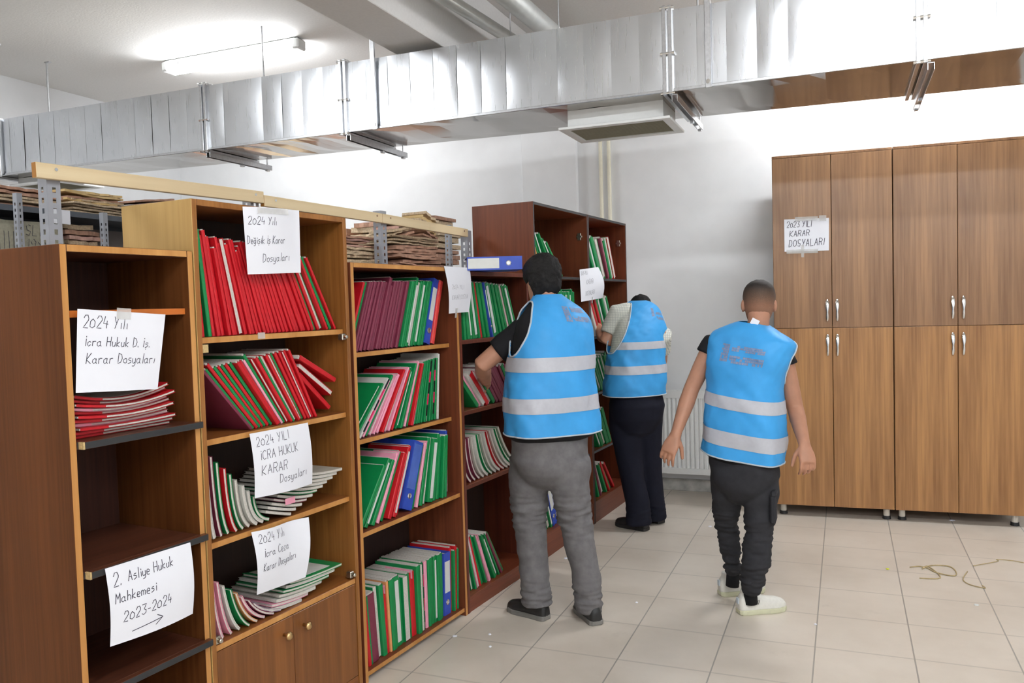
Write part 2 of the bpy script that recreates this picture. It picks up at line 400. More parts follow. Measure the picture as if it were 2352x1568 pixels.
for (x, y, l) in ((-6.16, 4.97, 'thin steel rod from ceiling to duct, above the dark bookcase'), (-2.07, 5.2, 'thin steel rod from ceiling to duct, just right of the thick pipes'), (-1.74, 5.24, 'thin steel rod from ceiling to duct, farther right of the thick pipes')):
    t = thing('hanger_rod', l, 'hanger rod', Tm(x, y, 0), 'rods hanging the duct')
    part('rod', MB().tube([(0, 0, ZT+.0), (0, 0, ZC)], .009 if x < -5 else .004, 8), 'zinc', t)
    part('ceiling_anchor', MB().box(-.014, .04, -.012, .012, ZC-.008, ZC), 'zinc', t)
# ceiling pipes over the duct
for nm_, a, b, r, l in (('ceiling_pipe', (1030, 0), (1155, 78), .042, 'thinner pale round pipe passing over the duct, next to the beam'), ('ceiling_pipe', (1177, 0), (1248, 60), .066, 'thicker pale round pipe passing over the duct, right of the thinner pipe')):
    A = at(*a, z=3.5); B = at(*b, z=3.5); d = (B-A); A = A-d*(A.y-1.5)/d.y if False else A - d*((A.y-2.0)/d.y); B = B + d*((YB-B.y)/d.y)
    mb = MB(); k = 3.305+r
    A.z = B.z = 3.5
    t = thing(nm_, l, 'pipe'); part('pipe_body', MB().tube([A, A.lerp(B, .5), B], r, 24), 'silver_pipe', t, smooth=True)
    P = A.lerp(B, (4.2-A.y)/(B.y-A.y)); dd = (B-A).normalized()
    part('pipe_socket', MB().tube([P-dd*.06, P+dd*.06], r*1.14, 24), 'cream_pipe', t, smooth=True)
    part('pipe_clip', MB().box(P.x-.006, P.x+.006, P.y-.6, P.y-.57, 3.5+r*.9, ZC), 'zinc', t)
# heating pipes on the back wall
for px, l in ((1380, 'left one of two thin cream heating pipes up the back wall'), (1399, 'right one of two thin cream heating pipes up the back wall')):
    P = at(px, 400, y=7.06); t = thing('heating_pipe', l, 'pipe', Tm(P.x, 7.065, 0))
    part('pipe_body', MB().tube([(0, 0, 0), (0, 0, 1.5), (0, 0, ZC)], .017, 14), 'cream_pipe', t, smooth=True)
    for z in (.9, 2.2, 3.3): part('pipe_clip', MB().box(-.024, .024, .012, .035, z, z+.02), 'cream_pipe', t)

# ------------------------------------------------------------------ radiator
t = thing('radiator', 'white panel radiator on the back wall beside the wardrobe', 'radiator', Tm(-1.56, 6.945, .18))
W_, H_ = .98, .70; mb = MB(); n = 26; vs = []
for i in range(n*4+1):
    x = W_*i/(n*4); k = i % 4; y = -.02 if k in (0, 1) else -.008
    vs += [(x, y, .05), (x, y, H_-.05)]
mb.add(vs, [(2*i, 2*i+2, 2*i+3, 2*i+1) for i in range(n*4)])
mb.box(0, W_, -.022, -.006, 0, .05); mb.box(0, W_, -.022, -.006, H_-.05, H_); mb.box(0, W_, -.006, .0, 0, H_); part('panel', mb, 'white_enamel', t)
mb = MB()
for i in range(40): mb.box(W_*i/40, W_*i/40+.012, -.015, .062, H_, H_+.006)
mb.box(0, W_, -.022, -.014, H_, H_+.012); mb.box(0, W_, .06, .066, H_, H_+.012); part('top_grille', mb, 'white_enamel', t)
part('rear_panel', MB().box(0, W_, .05, .062, 0, H_), 'white_enamel', t, .004)
for s in (0, W_-.006): part('side_cover', MB().box(s, s+.006, -.02, .064, 0, H_), 'white_enamel', t)
for x in (.15, W_-.17): part('wall_bracket', MB().box(x, x+.03, .0625, .15, .1, H_-.1), 'white_enamel', t)
mb = MB().tube([(-.005, .03, .03), (-.05, .03, .03), (-.05, .03, -.18)], .011, 10).tube([(-.05, .03, .03), (-.05, -.02, .03)], .018, 12); part('valve', mb, 'chrome', t, smooth=True)

# ------------------------------------------------------------------ wardrobes
WF = Tm(-.497, 6.475, 0, math.radians(3.2))
def make_wardrobe(xoff, wd, label, lean=0):
    t = thing('wardrobe', label, 'wardrobe', WF @ Tm(xoff, 0, 0))
    zb, zt, zs, D = .085, 2.715, 1.424, .48
    mb = MB().box(0, .018, .02, D, zb, zt-.018).box(wd-.018, wd, .02, D, zb, zt-.018).box(0, wd, .0, D, zt-.018, zt).box(.018, wd-.018, .02, D, zb, zb+.018).box(.018, wd-.018, D-.008, D, zb, zt-.018).box(.018, wd-.018, .03, D-.01, zs-.01, zs+.01)
    part('carcass', mb, 'walnut', t, .0015)
    for i in (0, 1):
        for j in (0, 1):
            x0 = .002+i*wd/2; x1 = (i+1)*wd/2-.002; z0 = zb-.003 if j == 0 else zs+.0015; z1 = zs-.0015 if j == 0 else zt-.020
            xa = x0; d = part('door', MB().box(0, x1-x0, -.0, .017, 0, z1-z0), 'walnut2' if j == 0 else 'walnut', t, .0015, mw=Tm(xa, 0, z0))
            hx = (x1-x0)-.032 if i == 0 else .032; hz = (z1-z0-.21 if j == 0 else .045)
            mb = MB(); rs = []
            for q in range(13):
                u = q/12; zz = hz+.165*u; wv = .006+.007*math.sin(PI*min(1, max(0, (u-.45)/.55)))+.003*math.sin(PI*min(1, max(0, (.45-u)/.45))); out = -.008-.016*math.sin(PI*u)**.7
                rs.append([V((hx+wv*math.cos(a), out+.0045*math.sin(a), zz)) for a in [2*PI*k/12 for k in range(12)]])
            mb.rings(rs)
            for zz in (hz+.008, hz+.157): mb.tube([(hx, 0, zz), (hx, -.014, zz)], .005, 8)
            part('handle', mb, 'chrome', d, smooth=True)
    for x in (.05, wd-.05):
        for y in (.06, D-.06):
            l = part('leg', MB().tube([(x, y, .022), (x, y, zb)], .022, 16), 'ivory', t, smooth=False)
            part('foot', MB().tube([(x, y, 0), (x, y, .024)], [.03, .027], 16), 'black', l)
make_wardrobe(0, .824, 'tall walnut wardrobe with a paper sign on its door', 0)
make_wardrobe(.828, .826, 'tall walnut wardrobe at the right edge of the photo, without a sign', 0)

# ------------------------------------------------------------------ bookcases
A_ = math.radians(5.5); P0 = V((-1.98, 3.048, 0)); DV = V((math.sin(A_), math.cos(A_), 0)); NV = V((math.cos(A_), -math.sin(A_), 0))
ROW = Matrix.Translation(P0) @ Matrix.Rotation(PI/2-A_, 4, 'Z')
A5 = math.radians(4.0); P5 = V((-1.82, 4.87, 0)); NV5 = V((math.cos(A5), -math.sin(A5), 0))
R5 = Matrix.Translation(P5) @ Matrix.Rotation(PI/2-A5, 4, 'Z')
def bookcase(name, label, F, s0, s1, h, D, boards, side, inner, shelf, edge, bedge, plinth=.05, tedge=None, th=.022, left=None, right=None):
    t = thing(name, label, 'bookcase', F @ Tm(s0, 0, 0)); W = s1-s0; tedge = tedge or edge
    part('side_panel', MB().box(0, th, 0, D, 0, h, front=1), [left or side, edge], t, .0012)
    part('side_panel', MB().box(W-th, W, 0, D, 0, h, front=1), [right or side, edge], t, .0012)
    part('top_panel', MB().box(th+.0005, W-th-.0005, .0004, D, h-th, h, front=1), [shelf, tedge], t, .0012)
    part('back_panel', MB().box(th, W-th, D-.008, D, plinth, h-th), inner, t)
    for (z, y0, ed, prot) in boards:
        mb = MB().box(th+.001, W-th-.001, y0, D-.01, z-th, z, front=1)
        if prot: mb.box(th+.012, W-.004, -prot, y0, z-th, z, front=1)
        b = part('shelf', mb, [shelf, ed], t, .001)
        if prot: part('raw_end', MB().box(th+.006, th+.0118, -prot, y0, z-th, z), 'chip', b)
    if plinth > .05: part('plinth', MB().box(th+.001, W-th-.001, .006, .022, 0, plinth-th-.001), shelf, t)
    return t
bc1 = bookcase('bookcase', 'narrow dark brown bookcase with black-edged shelves nearest the camera', ROW, -1.345, -.868, 1.876, .425,
    [(1.682, .02, 'orange_edge', 0), (1.292, 0, 'black_edge', .022), (.902, 0, 'black_edge', .022), (.532, 0, 'black_edge', .022), (.12, .01, 'black_edge', 0)], 'dark_brown_v', 'dark_inner', 'dark_shelf', 'honey_edge', 'black_edge', .12)
bc2 = bookcase('bookcase', 'tall honey-coloured bookcase with cupboard doors, red folders on upper shelves', ROW, -.862, -.042, 2.056, .36,
    [(1.578, .02, 'honey_edge', 0), (1.218, .02, 'honey_edge', 0), (.85, .02, 'honey_edge', 0), (.49, .004, 'honey_edge', 0), (.08, .01, 'honey_edge', 0)], 'honey_side', 'backboard', 'honey_shelf', 'honey_side', 'honey_edge', .08, left='pale_ply')
bc3 = bookcase('bookcase', 'honey-edged open bookcase of maroon, pink and green folders, second-lowest sign corner', ROW, -.024, .862, 1.866, .36,
    [(1.468, .05, 'honey_edge', 0), (1.075, .05, 'honey_edge', 0), (.668, .012, 'honey_edge', 0), (.045, .006, 'honey_edge', 0)], 'red_brown', 'backboard', 'red_shelf', 'honey_edge', 'honey_edge', .045)
bc3['label'] = 'honey-edged open bookcase full of maroon, pink and green folders, right of tall bookcase'
bc4 = bookcase('bookcase', 'dark red bookcase behind the man in grey jeans', ROW, .868, 1.70, 1.85, .36,
    [(1.478, .02, 'dark_red', 0), (1.092, .02, 'dark_red', 0), (.69, .01, 'dark_red', 0), (.085, .004, 'red_shelf', 0)], 'dark_red', 'backboard', 'red_shelf', 'dark_red', 'dark_red', .085)
b5 = [(1.845, .0, 'black_edge', 0), (1.4, .02, 'dark_steel', 0), (.97, .02, 'dark_steel', 0), (.535, .02, 'dark_steel', 0), (.16, .004, 'red_shelf', 0)]
bc5 = bookcase('bookcase', 'tall red-brown cabinet with black edges, the nearer of the end pair', R5, 0, .968, 2.312, .44, b5, 'red_brown', 'backboard', 'red_shelf', 'black_edge', 'black_edge', .16, 'black_edge', .018)
bc6 = bookcase('bookcase', 'tall red-brown cabinet with black edges, the far one by the back wall', R5, .974, 1.862, 2.312, .44, b5, 'red_brown', 'backboard', 'red_shelf', 'black_edge', 'black_edge', .16, 'black_edge', .018)
def hinge(t, W, z, y=.06):
    mb = MB().box(W-.018-.012, W-.018, y-.014, y+.014, z-.026, z+.026).box(W-.03, W-.018, y-.022, y+.022, z-.008, z+.008)
    part('hinge_plate', mb, 'nickel', t, .003)
for z in (2.15, .3): hinge(bc5, .968, z); hinge(bc6, .888, z)
# cupboard doors and fittings of the tall bookcase
Wd = .82-.044-.004
for i in (0, 1):
    x0 = .024+i*Wd/2; d = part('door', MB().box(0, Wd/2-.002, 0, .014, 0, .405), 'door_brown', bc2, .002, mw=Tm(x0, .0035, .06))
    kx = Wd/2-.055 if i == 0 else .055; mb = MB(); prof = [(.007, 0), (.006, .012), (.009, .018), (.016, .024), (.017, .030), (.011, .036), (.003, .038)]
    mb.rings([[V((kx+r*math.cos(a), -o, .345+r*math.sin(a))) for a in [2*PI*k/16 for k in range(16)]] for r, o in prof]); part('knob', mb, 'brass', d, smooth=True)
def latch(t, x, z, m='nickel'):
    mb = MB().box(x-.012, x+.012, .004, .03, z-.014, z+.014); mb.tube([(x, .004, z), (x, -.012, z)], .009, 10); part('latch', mb, m, t, .003)
latch(bc2, .036, .505); latch(bc2, .78, .51); latch(bc2, .786, 1.545)
part('shelf_block', MB().box(.024, .05, .005, .03, 1.525, 1.553), 'chip', bc2); part('tape_patch', MB().box(.30, .335, .0165, .0195, 1.56, 1.584), 'tape', bc2)

# ------------------------------------------------------------------ folders
CACHE = {}
ORD = ['first', 'second', 'third', 'fourth', 'fifth', 'sixth', 'seventh', 'eighth', 'ninth', 'tenth', 'eleventh', 'twelfth', 'thirteenth', 'fourteenth', 'fifteenth', 'sixteenth', 'seventeenth', 'eighteenth', 'nineteenth']
def ordinal(n): return ORD[n] if n < 19 else ('twentieth' if n == 19 else ('twenty-'+ORD[n-20] if n < 29 else ('thirtieth' if n == 29 else 'thirty-'+ORD[n-30])))
def mesh_cached(key, fn):
    if key not in CACHE: CACHE[key] = fn()
    return CACHE[key]
def folder_cover(t, h, d, c, openf):
    k = .0014; mb = MB()
    mb.box(0, k, 0, d, 0, h).box(t-k, t, 0, d, 0, h)
    if openf: mb.box(k, t-k, d-k, d, 0, h)
    else:
        n = 6; vs = []
        for z in (0, h): vs += [V((t/2-math.cos(PI*i/n)*t/2, -math.sin(PI*i/n)*min(t*.25, .004), z)) for i in range(n+1)]
        mb.add(vs, [(i, i+1, n+2+i, n+1+i) for i in range(n)]+[tuple(range(n+1)), tuple(range(2*n+1, n, -1))])
    return mb.mesh('file_folder', 'f_'+c)
def make_folder(t, h, d, c, kind):
    t = round(t, 3); h = round(h*50)/50
    o = link('file_folder', mesh_cached(('c', t, h, d, c, kind == 'O'), lambda: folder_cover(t, h, d, c, kind == 'O')))
    p = mesh_cached(('p', t, h, d, kind == 'O'), lambda: MB().box(.0022, t-.0022, .002 if kind == 'O' else .005, d-.01, .003, h+(.004 if kind != 'O' else -.004)).mesh('pages', 'pages'))
    link('pages', p, o)
    if kind == 'L':
        l = mesh_cached(('l', t, h), lambda: MB().box(t*.22, t*.78, -.0055, -.004, h*.06, h*.94).mesh('spine_label', 'label')); link('spine_label', l, o)
    if kind == 'K':
        mb = MB(); 
        for i in range(5): mb.box(t*.1, t*.9, -.0058, -.0045, h*(.1+.18*i), h*(.1+.18*i)+h*.17, mi=i % 2)
        link('striped_tape', mb.mesh('striped_tape', ['f_k', 'f_v']), o)
    if kind == 'T':
        mb = MB().box(t*.2, t*.2+.001, -.012, d*.6, h-.03, h+.012); link('loose_sheet', mb.mesh('loose_sheet', 'f_p'), o)
    return o
def binder_mesh(t, h, d):
    k = .003; mb = MB().box(0, k, 0, d, 0, h).box(t-k, t, 0, d, 0, h).box(k, t-k, 0, k, 0, h); return mb.mesh('lever_arch_binder', 'f_b')
def make_binder(t, h, d, label_=True, hole=.2):
    o = link('lever_arch_binder', mesh_cached(('B', t, h, d), lambda: binder_mesh(t, h, d)))
    link('pages', MB().box(.006, t-.008, .02, d-.02, .006, h-.012).mesh('pages', 'pages'), o)
    if label_: link('spine_label', MB().box(t*.12, t*.88, -.0016, -.0002, h*(.36 if label_ == 1 else .42), h*(.86 if label_ == 1 else .985)).mesh('spine_label', 'label'), o)
    if not label_: link('clear_pocket', MB().box(t*.08, t*.92, -.0012, -.0002, h*.3, h*.96).mesh('clear_pocket', 'pocket'), o)
    mb = MB(); c = V((t/2, -.001, h*hole)); R, r = min(.012, t*.3), .003
    mb.rings([[c+V(((R+r*math.cos(b))*math.cos(a), r*math.sin(b), (R+r*math.cos(b))*math.sin(a))) for b in [2*PI*j/8 for j in range(8)]] for a in [2*PI*i/20 for i in range(21)]], cap=False)
    mb.tube([c+V((0, .0, 0)), c+V((0, -.0008, 0))], R, 16)
    link('finger_ring', mb.mesh('finger_ring', 'chrome' if t > .05 else 'nickel'), o)
    return o
def place_row(F, where, seq, s0, s1, z, ph0, ph1, h=.32, d=.23, yoff=.012, tk=None, grp=None, powr=1.0, hj=.012, h0=0, h1=None):
    """seq tokens: colour + kind letter; leaning slabs packed so each touches its neighbour"""
    toks = seq.split(); n = len(toks); tk = tk or {}
    th = []
    rr = random.Random(where)
    for q in toks:
        base = {'b': .016}.get(q[0], .017)
        if len(q) > 1 and q[1] == 'B': base = tk.get('B', .06)
        num = ''.join(c for c in q[1:] if c.isdigit())
        if num: base = int(num)*.001
        th.append(base*(1 if num or 'B' in q else rr.uniform(.8, 1.2)))
    hs = [h+((h1-h)*i/max(1, n-1) if h1 else 0)+rr.uniform(-hj, hj)+(h0 if i < 4 else 0) for i, _ in enumerate(toks)]
    ph = [math.radians(ph0+(ph1-ph0)*((i/(n-1))**powr if n > 1 else 0)) for i in range(n)]
    def run(k, place=False):
        s = s0; sr = None; out = []
        for i in range(n):
            t = th[i]*(1 if 'B' in toks[i] else k); f = ph[i]
            if sr is not None: s = sr + hs[i]*max(0, math.tan(ph[i-1])-math.tan(f)) + .0008
            out.append((s, t, f)); sr = s + t/math.cos(f)
        return sr, out
    lo, hi = .3, 1.7
    for _ in range(40):
        m = (lo+hi)/2
        if run(m)[0] > s1: hi = m
        else: lo = m
    _, out = run(lo); cnt = {}
    tot = {}
    for q in toks: kk = (q[0], q[1:2] == 'B'); tot[kk] = tot.get(kk, 0)+1
    for i, (s, t, f) in enumerate(out):
        c = toks[i][0]; kind = toks[i][1:2] if toks[i][1:2].isalpha() else ''; hh = hs[i]
        if kind == 'B': o = make_binder(round(t, 3), hh, .27, 0 if t > .075 else 1)
        else: o = make_folder(max(t, .006), hh, d, c, kind)
        tt = max(t, .006)
        yy = yoff + rr.uniform(0, .02)
        if f < 0: loc = V((s, yy, z))
        else:
            loc = V((s+t/math.cos(f)-math.cos(f)*tt, yy, z+math.sin(f)*tt))
        o.matrix_local = F @ Matrix.Translation(loc+V((0, 0, .0008))) @ Matrix.Rotation(f, 4, 'Y')
        kk = (c, kind == 'B'); k = cnt.get(kk, 0); cnt[kk] = k+1
        nmn = 'binder' if kind == 'B' else 'folder'
        extra = {'L': 'white-labelled ', 'O': 'open-edged ', 'K': 'tape-striped '}.get(kind, '')
        col = FC[c][0]
        if tot[kk] == 1: lab = f'the only {col} {nmn} on the {where}'
        else: lab = f'{ordinal(k)} {col} {nmn} from the left on the {where}'
        if extra: lab = lab.replace(f'{col} {nmn}', f'{col} {nmn},', 0)
        tag(o, lab, nmn, grp or f'folders on the {where}')
    return out
T2 = "tall honey bookcase"
place_row(ROW, 'top shelf of the tall honey bookcase', 'r g r r r r r r rO24 r r r r r r r r r r r r r r r r r r r g r gO22 r r g r', -.806, -.078, 1.578, -4, -29, .345, .24, .035, powr=.75, hj=.016, h0=.03)
place_row(ROW, 'second shelf of the tall honey bookcase', 'm g r g r g r g r r p g rO r g rO r rO g r r rO r r', -.60, -.225, 1.218, -42, -27, .325, .24, .035)
for i, (sx, zz, an) in enumerate([(-.318, .245, -62), (-.312, .212, -55), (-.302, .175, -48)]):
    o = make_folder(.02, .24, .22, 'r', 'O' if i == 1 else ''); o.matrix_local = ROW @ Matrix.Translation((sx+.235*math.sin(math.radians(-an)), .04+.012*i, 1.218+zz-.235*math.cos(math.radians(an)))) @ Matrix.Rotation(math.radians(an), 4, 'Y')
    tag(o, f'red folder slumped at the right end of the row, {["topmost", "middle", "lowest"][i]} of three', 'folder', 'slumped red folders')
W3 = 'honey-edged bookcase'
place_row(ROW, 'top shelf of the honey-edged bookcase', 'r g g m m m m m m m m m m m m m m m m m m m g g gL g gO g gL24 g g g g bB c28', -.0, .708, 1.468, 24, 18, .34, .24, .06, {'B': .046})
place_row(ROW, 'second shelf of the honey-edged bookcase', 'gO g wK p g pO p p r pO p r g gL g g p g r p g g g g gK gO g g gK g w', -.0, .745, 1.075, 46, 5, .325, .24, .06, hj=.016)
place_row(ROW, 'third shelf of the honey-edged bookcase', 'g gL g pT g r rL r bB g pT g gO gL36 g g g g bL14', -.0, .765, .668, 38, 4, .33, .24, .03, {'B': .08}, hj=.014, powr=.9)
place_row(ROW, 'bottom shelf of the honey-edged bookcase', 'g10 r14 g8 m34 gO g20 rT14 t10 g22 gL34 g12 gO28 g16 rT26 g20 gO14 gK14 p16 g16 g20 gL16 g22 g12 p6 bB r14 g10 r12 g10', .028, .822, .045, -5, 3, .33, .25, .03, {'B': .062}, hj=.016)
place_row(ROW, 'top shelf of the dark red bookcase', 'g g g g gL g gL30 g r g g wO bB10 gL34 g g g g g pO g gL28 g', .938, 1.62, 1.478, -3, -24, .322, .24, .03, {'B': .03}, powr=.8, hj=.008)
place_row(ROW, 'second shelf of the dark red bookcase', 'g p wO r24 pO g m m m m m m m g m', 1.085, 1.60, 1.092, -46, -36, .26, .24, .03)
place_row(ROW, 'bottom shelf of the dark red bookcase', 'gO g pO r g24 g pT22 gO g gL g m18 g', .982, 1.36, .085, -15, -33, .32, .24, .03)
place_row(R5, 'top shelf of the nearer end cabinet', 't10 g gL22 g gL20 g', .20, .56, 1.845, -28, -50, .345, .25, .03)
place_row(R5, 'second shelf of the nearer end cabinet', 'g g gL g gL g g gL g gL g gL g g g', .40, .76, 1.4, -5, -1, .34, .25, .03)
place_row(R5, 'bottom shelf of the nearer end cabinet', 'g gO gL bB bB', .165, .5, .16, -25, -18, .32, .25, .03, {'B': .06})
place_row(R5, 'middle shelf of the nearer end cabinet', 'g g r g gL g g p g g', .065, .6, .97, -6, -3, .33, .25, .03)
place_row(R5, 'top shelf of the far end cabinet', 'g gL26 g24 g yO26 g20 m pO24 g20 gO rO26', 1.20, 1.72, 1.845, -35, -27, .35, .25, .03, hj=.02)
place_row(R5, 'second shelf of the far end cabinet', 'w r26 g r22 g gL26 g20 g yL30 g', 1.20, 1.70, 1.4, -35, -30, .34, .25, .03)
place_row(R5, 'third shelf of the far end cabinet', 'g gL g g gL g gO g g g', 1.22, 1.76, .97, -39, -32, .33, .25, .03)
place_row(R5, 'fourth shelf of the far end cabinet', 'gL g g gO g g g g', 1.22, 1.76, .535, -39, -32, .33, .25, .03)
place_row(R5, 'bottom shelf of the far end cabinet', 'g m yO g r g r', 1.15, 1.66, .16, -25, -44, .32, .25, .03)

# bent, slumped files: centreline in (s,z), extruded into the shelf
def bez(a, b, c, n=9): return [(a[0]*(1-u)**2+2*b[0]*u*(1-u)+c[0]*u*u, a[1]*(1-u)**2+2*b[1]*u*(1-u)+c[1]*u*u) for u in [i/(n-1) for i in range(n)]]
def bent_strip(pts, o0, o1, y0, y1, e0=0, e1=0):
    n = len(pts); q = []
    for i in range(n):
        a = pts[max(0, i-1)]; b = pts[min(n-1, i+1)]; dx, dz = b[0]-a[0], b[1]-a[1]; l = math.hypot(dx, dz) or 1; q.append((-dz/l, dx/l, dx/l, dz/l))
    rs = []
    for i in range(n):
        ex = (-e0 if i == 0 else (e1 if i == n-1 else 0)); p = pts[i]; nx, nz, tx, tz = q[i]
        A = (p[0]+nx*o0+tx*ex, p[1]+nz*o0+tz*ex); B = (p[0]+nx*o1+tx*ex, p[1]+nz*o1+tz*ex)
        rs.append([V((A[0], y0, A[1])), V((B[0], y0, B[1])), V((B[0], y1, B[1])), V((A[0], y1, A[1]))])
    return MB().rings(rs)
def bent_file(F, pts, t, c, d, y0, label, group, inner='pages', name='paper_file', sheetc=None, fold=0, ct=.0016):
    o = bent_strip(pts, -t/2, -t/2+ct, y0, y0+d); o2 = bent_strip(pts, t/2-ct, t/2, y0, y0+d); o.add(o2.v, o2.f)
    ob = link(name, o.mesh(name, 'f_'+c), None, F)
    link('pages', bent_strip(pts, -t/2+.002, t/2-.002, y0+.002, y0+d-.004, .003, -.003).mesh('pages', inner), ob)
    if sheetc:
        n = len(pts); link('cover_panel', bent_strip(pts[1:-1], *((t/2, t/2+.0008) if pts[-1][0] > pts[0][0] else (-t/2-.0008, -t/2)), y0+.022, y0+d-.01).mesh('cover_panel', 'f_'+sheetc), ob)
    if fold: link('spine_fold', bent_strip(pts[:fold], -t/2+.0015, t/2-.0015, y0+.001, y0+d-.012).mesh('spine_fold', 'f_'+c), ob)
    return tag(ob, label, 'file', group)
# narrow dark bookcase: pile of red files
for i in range(11):
    rr = random.Random(i); k = i/10; x0 = -1.305+rr.uniform(0, .012); x1 = -.945+rr.uniform(-.03, .0)
    zb = 1.2935+.0055+i*.0102; sag = -.012*k
    pts = [(x0+(x1-x0)*u, zb+.022*k*(1-u)**3+.03*k*u**3+sag*math.sin(PI*u)*.5) for u in [j/11 for j in range(12)]]
    bent_file(ROW, pts, .0094, 'r' if i % 4 != 3 else 'p', .24, .045-.012*(i % 3), f'red-covered file in the flat pile, {ordinal(i)} from the bottom, in the narrow bookcase', 'flat pile of red files', sheetc=None if i < 10 else 'w', fold=4 if i % 4 != 3 else 3, ct=.0007)
# tall bookcase, third shelf
cols = 'wmgrwywgww'
for i in range(9):
    k = i/8; top = (-.826+.028*i, .85+.33-.019*i-.06*k); b = (-.80+.034*i, .858+.004); ctl = (-.818+.03*i-.02*k, .93-.05*k)
    bent_file(ROW, bez(b, ctl, top), .013, 'wmgrgywwg'[i], .24, .03+.003*(i % 3), f'curved upright {FC["wmgrgywwg"[i]][0]}-edged file, {ordinal(i)} from the left on the third shelf', 'slumped files on the third shelf of the tall bookcase', sheetc='w' if i in (4, 8) else None)
for i in range(11):
    k = i/10; x0 = -.555+.016*i; x1 = -.42+.032*i; zz = .85+.008+.0085*i if False else .85+.008+.0118*i
    pts = bez((x1, zz-.004 if i else zz), (x0+.10, zz-.0), (x0, zz+.05+.012*k))
    pts = bez((x1, zz), (x0+.12, zz+.001), (x0, zz+.04))
    bent_file(ROW, pts, .0112, 'ywymygywyw'[i % 10], .25, .024+.004*(i % 2), f'pale file lying in the fanned pile, {ordinal(i)} from the bottom, third shelf', 'fanned pile of pale files on the third shelf')
tag(part('note_slip', MB().box(-.455, -.40, .018, .0186, .90, .925), 'f_p', None, mw=ROW), 'small pink paper slip sticking out of the fanned pile', 'paper slip')
# tall bookcase, fourth shelf
for i in range(8):
    k = i/7; top = (-.83+.028*i, .49+.235-.018*i-.03*k); b = (-.79+.042*i, .498); ctl = (-.815+.035*i-.02*k, .55-.03*k)
    bent_file(ROW, bez(b, ctl, top), .0105, 'ppwgtpml'[i], .24, .022+.003*(i % 3), f'curved {FC["ppwgtpml"[i]][0]} file, {ordinal(i)} from the left on the fourth shelf', 'slumped files on the fourth shelf of the tall bookcase')
for i in range(7):
    k = i/6; x0 = -.56+.02*i; x1 = -.38+.042*i; zz = .497+.0118*i
    bent_file(ROW, bez((x1, zz), (x0+.1, zz), (x0, zz+.018)), .0112, 'wpwygwg'[i], .26, .024+.004*(i % 2), f'pale file lying flat, {ordinal(i)} from the bottom, on the fourth shelf above the cupboard', 'flat pale files on the fourth shelf', sheetc='w' if i == 6 else None)
# dark red bookcase, third shelf: slumped pale files
for i in range(13):
    k = i/12; top = (.905+.034*i, .69+.25+.01*k); b = (.985+.048*i, .698); ctl = (.905+.043*i, .742)
    bent_file(ROW, bez(b, ctl, top), .016, 'mmmywgywrywgy'[i], .24, .03, f'slumped {FC["mmmywgywrywgy"[i]][0]} file, {ordinal(i)} from the left in the dark red bookcase', 'slumped files in the dark red bookcase')
# blue binder lying on top
B_ = at(1200, 618, z=1.853); A_b = at(1075, 621, z=1.853); zv = (A_b-B_).normalized(); yv = zv.cross(V((0, 0, 1)))
bd = make_binder(.072, round((A_b-B_).length, 2), .27, 2, .25); mm = Matrix((V((0, 0, 1)), yv, zv)).transposed().to_4x4(); mm.translation = B_; bd.matrix_local = mm
tag(bd, 'blue lever arch binder lying on top of the dark red bookcase', 'binder')

# ------------------------------------------------------------------ handwritten paper signs
YM = {c: i-2 for i, c in enumerate('abcdefghijk')}
GL = {'2': '0i1k3k4i4h0c4c', '0': '2i0g0d2c4d4g2i', '4': '1k0f4f 3h3c', '3': '0k4k2g4f4d2c0d', '1': '0i2k2c', '8': '2g0i2k4i2g0e2c4e2g', '9': '4i2k0i1g4h4i3c', 'Y': '0k2g 4k1c', 'I': '1k1c', 'ı': '1g1c', 'İ': '1i1c 1k1j',
 'l': '1k1c', 'i': '1g1c 1i1h', 'c': '3f2g0f0d1c3d', 'r': '0g0c 0f1g3g', 'a': '3f2g0f0d1c3d3g 3d4c', 'H': '0k0c 4k4c 0g4g', 'u': '0g0d1c3d3g3c', 'k': '0k0c 3g0e3c', 'D': '0k0c3d4g3j0k', '.': '0c0d', 'ş': '3g1g0f3e3d1c0c 1b1a', 's': '3g1g0f3e3d1c0c',
 'K': '0k0c 4k0f4c', 'o': '2g0f0d2c3d3f2g', 'y': '0g0d1c3d 3g3b2a0a', 'A': '0c2k4c 1f3f', 'e': '0e3e3f2g1g0f0d1c3c', 'M': '0c0k2f4k4c', 'h': '0k0c 0f1g2g3f3c', 'm': '0g0c 0f1g2f2c 2f3g4f4c', '-': '0f3f', 'L': '0k0c4c', 'R': '0c0k3k4i3g0g 2g4c',
 'C': '4j2k0i0e2c4d', 'U': '0k0d2c4d4k', 'z': '0g3g0c3c', 'ğ': '3f2g0f0d1c3d 3g3b2a0a 0i1h2h3i', 'O': '2k0i0e2c4e4i2k', 'S': '4j2k0j1g4f3c0d', 'N': '0c0k4c4k', 'E': '4k0k0c4c 0g3g', '>': '0f9f 7h9f7d'}
def text_strokes(txt, u0, v0, su, sv, slant=.12, rr=None):
    """polylines in paper coordinates; su,sv = size of one glyph unit"""
    x = 0; out = []
    for ch in txt:
        if ch == ' ': x += 3.6; continue
        mx = 0
        for st in GL[ch].split():
            pl = []
            for i in range(0, len(st), 2):
                gx, gy = int(st[i]), YM[st[i+1]]; mx = max(mx, gx)
                pl.append((u0+(x+gx+slant*gy+(rr.uniform(-.15, .15) if rr else 0))*su, v0+(gy+(rr.uniform(-.2, .2) if rr else 0))*sv))
            out.append(pl)
        x += mx+1.7
    return out
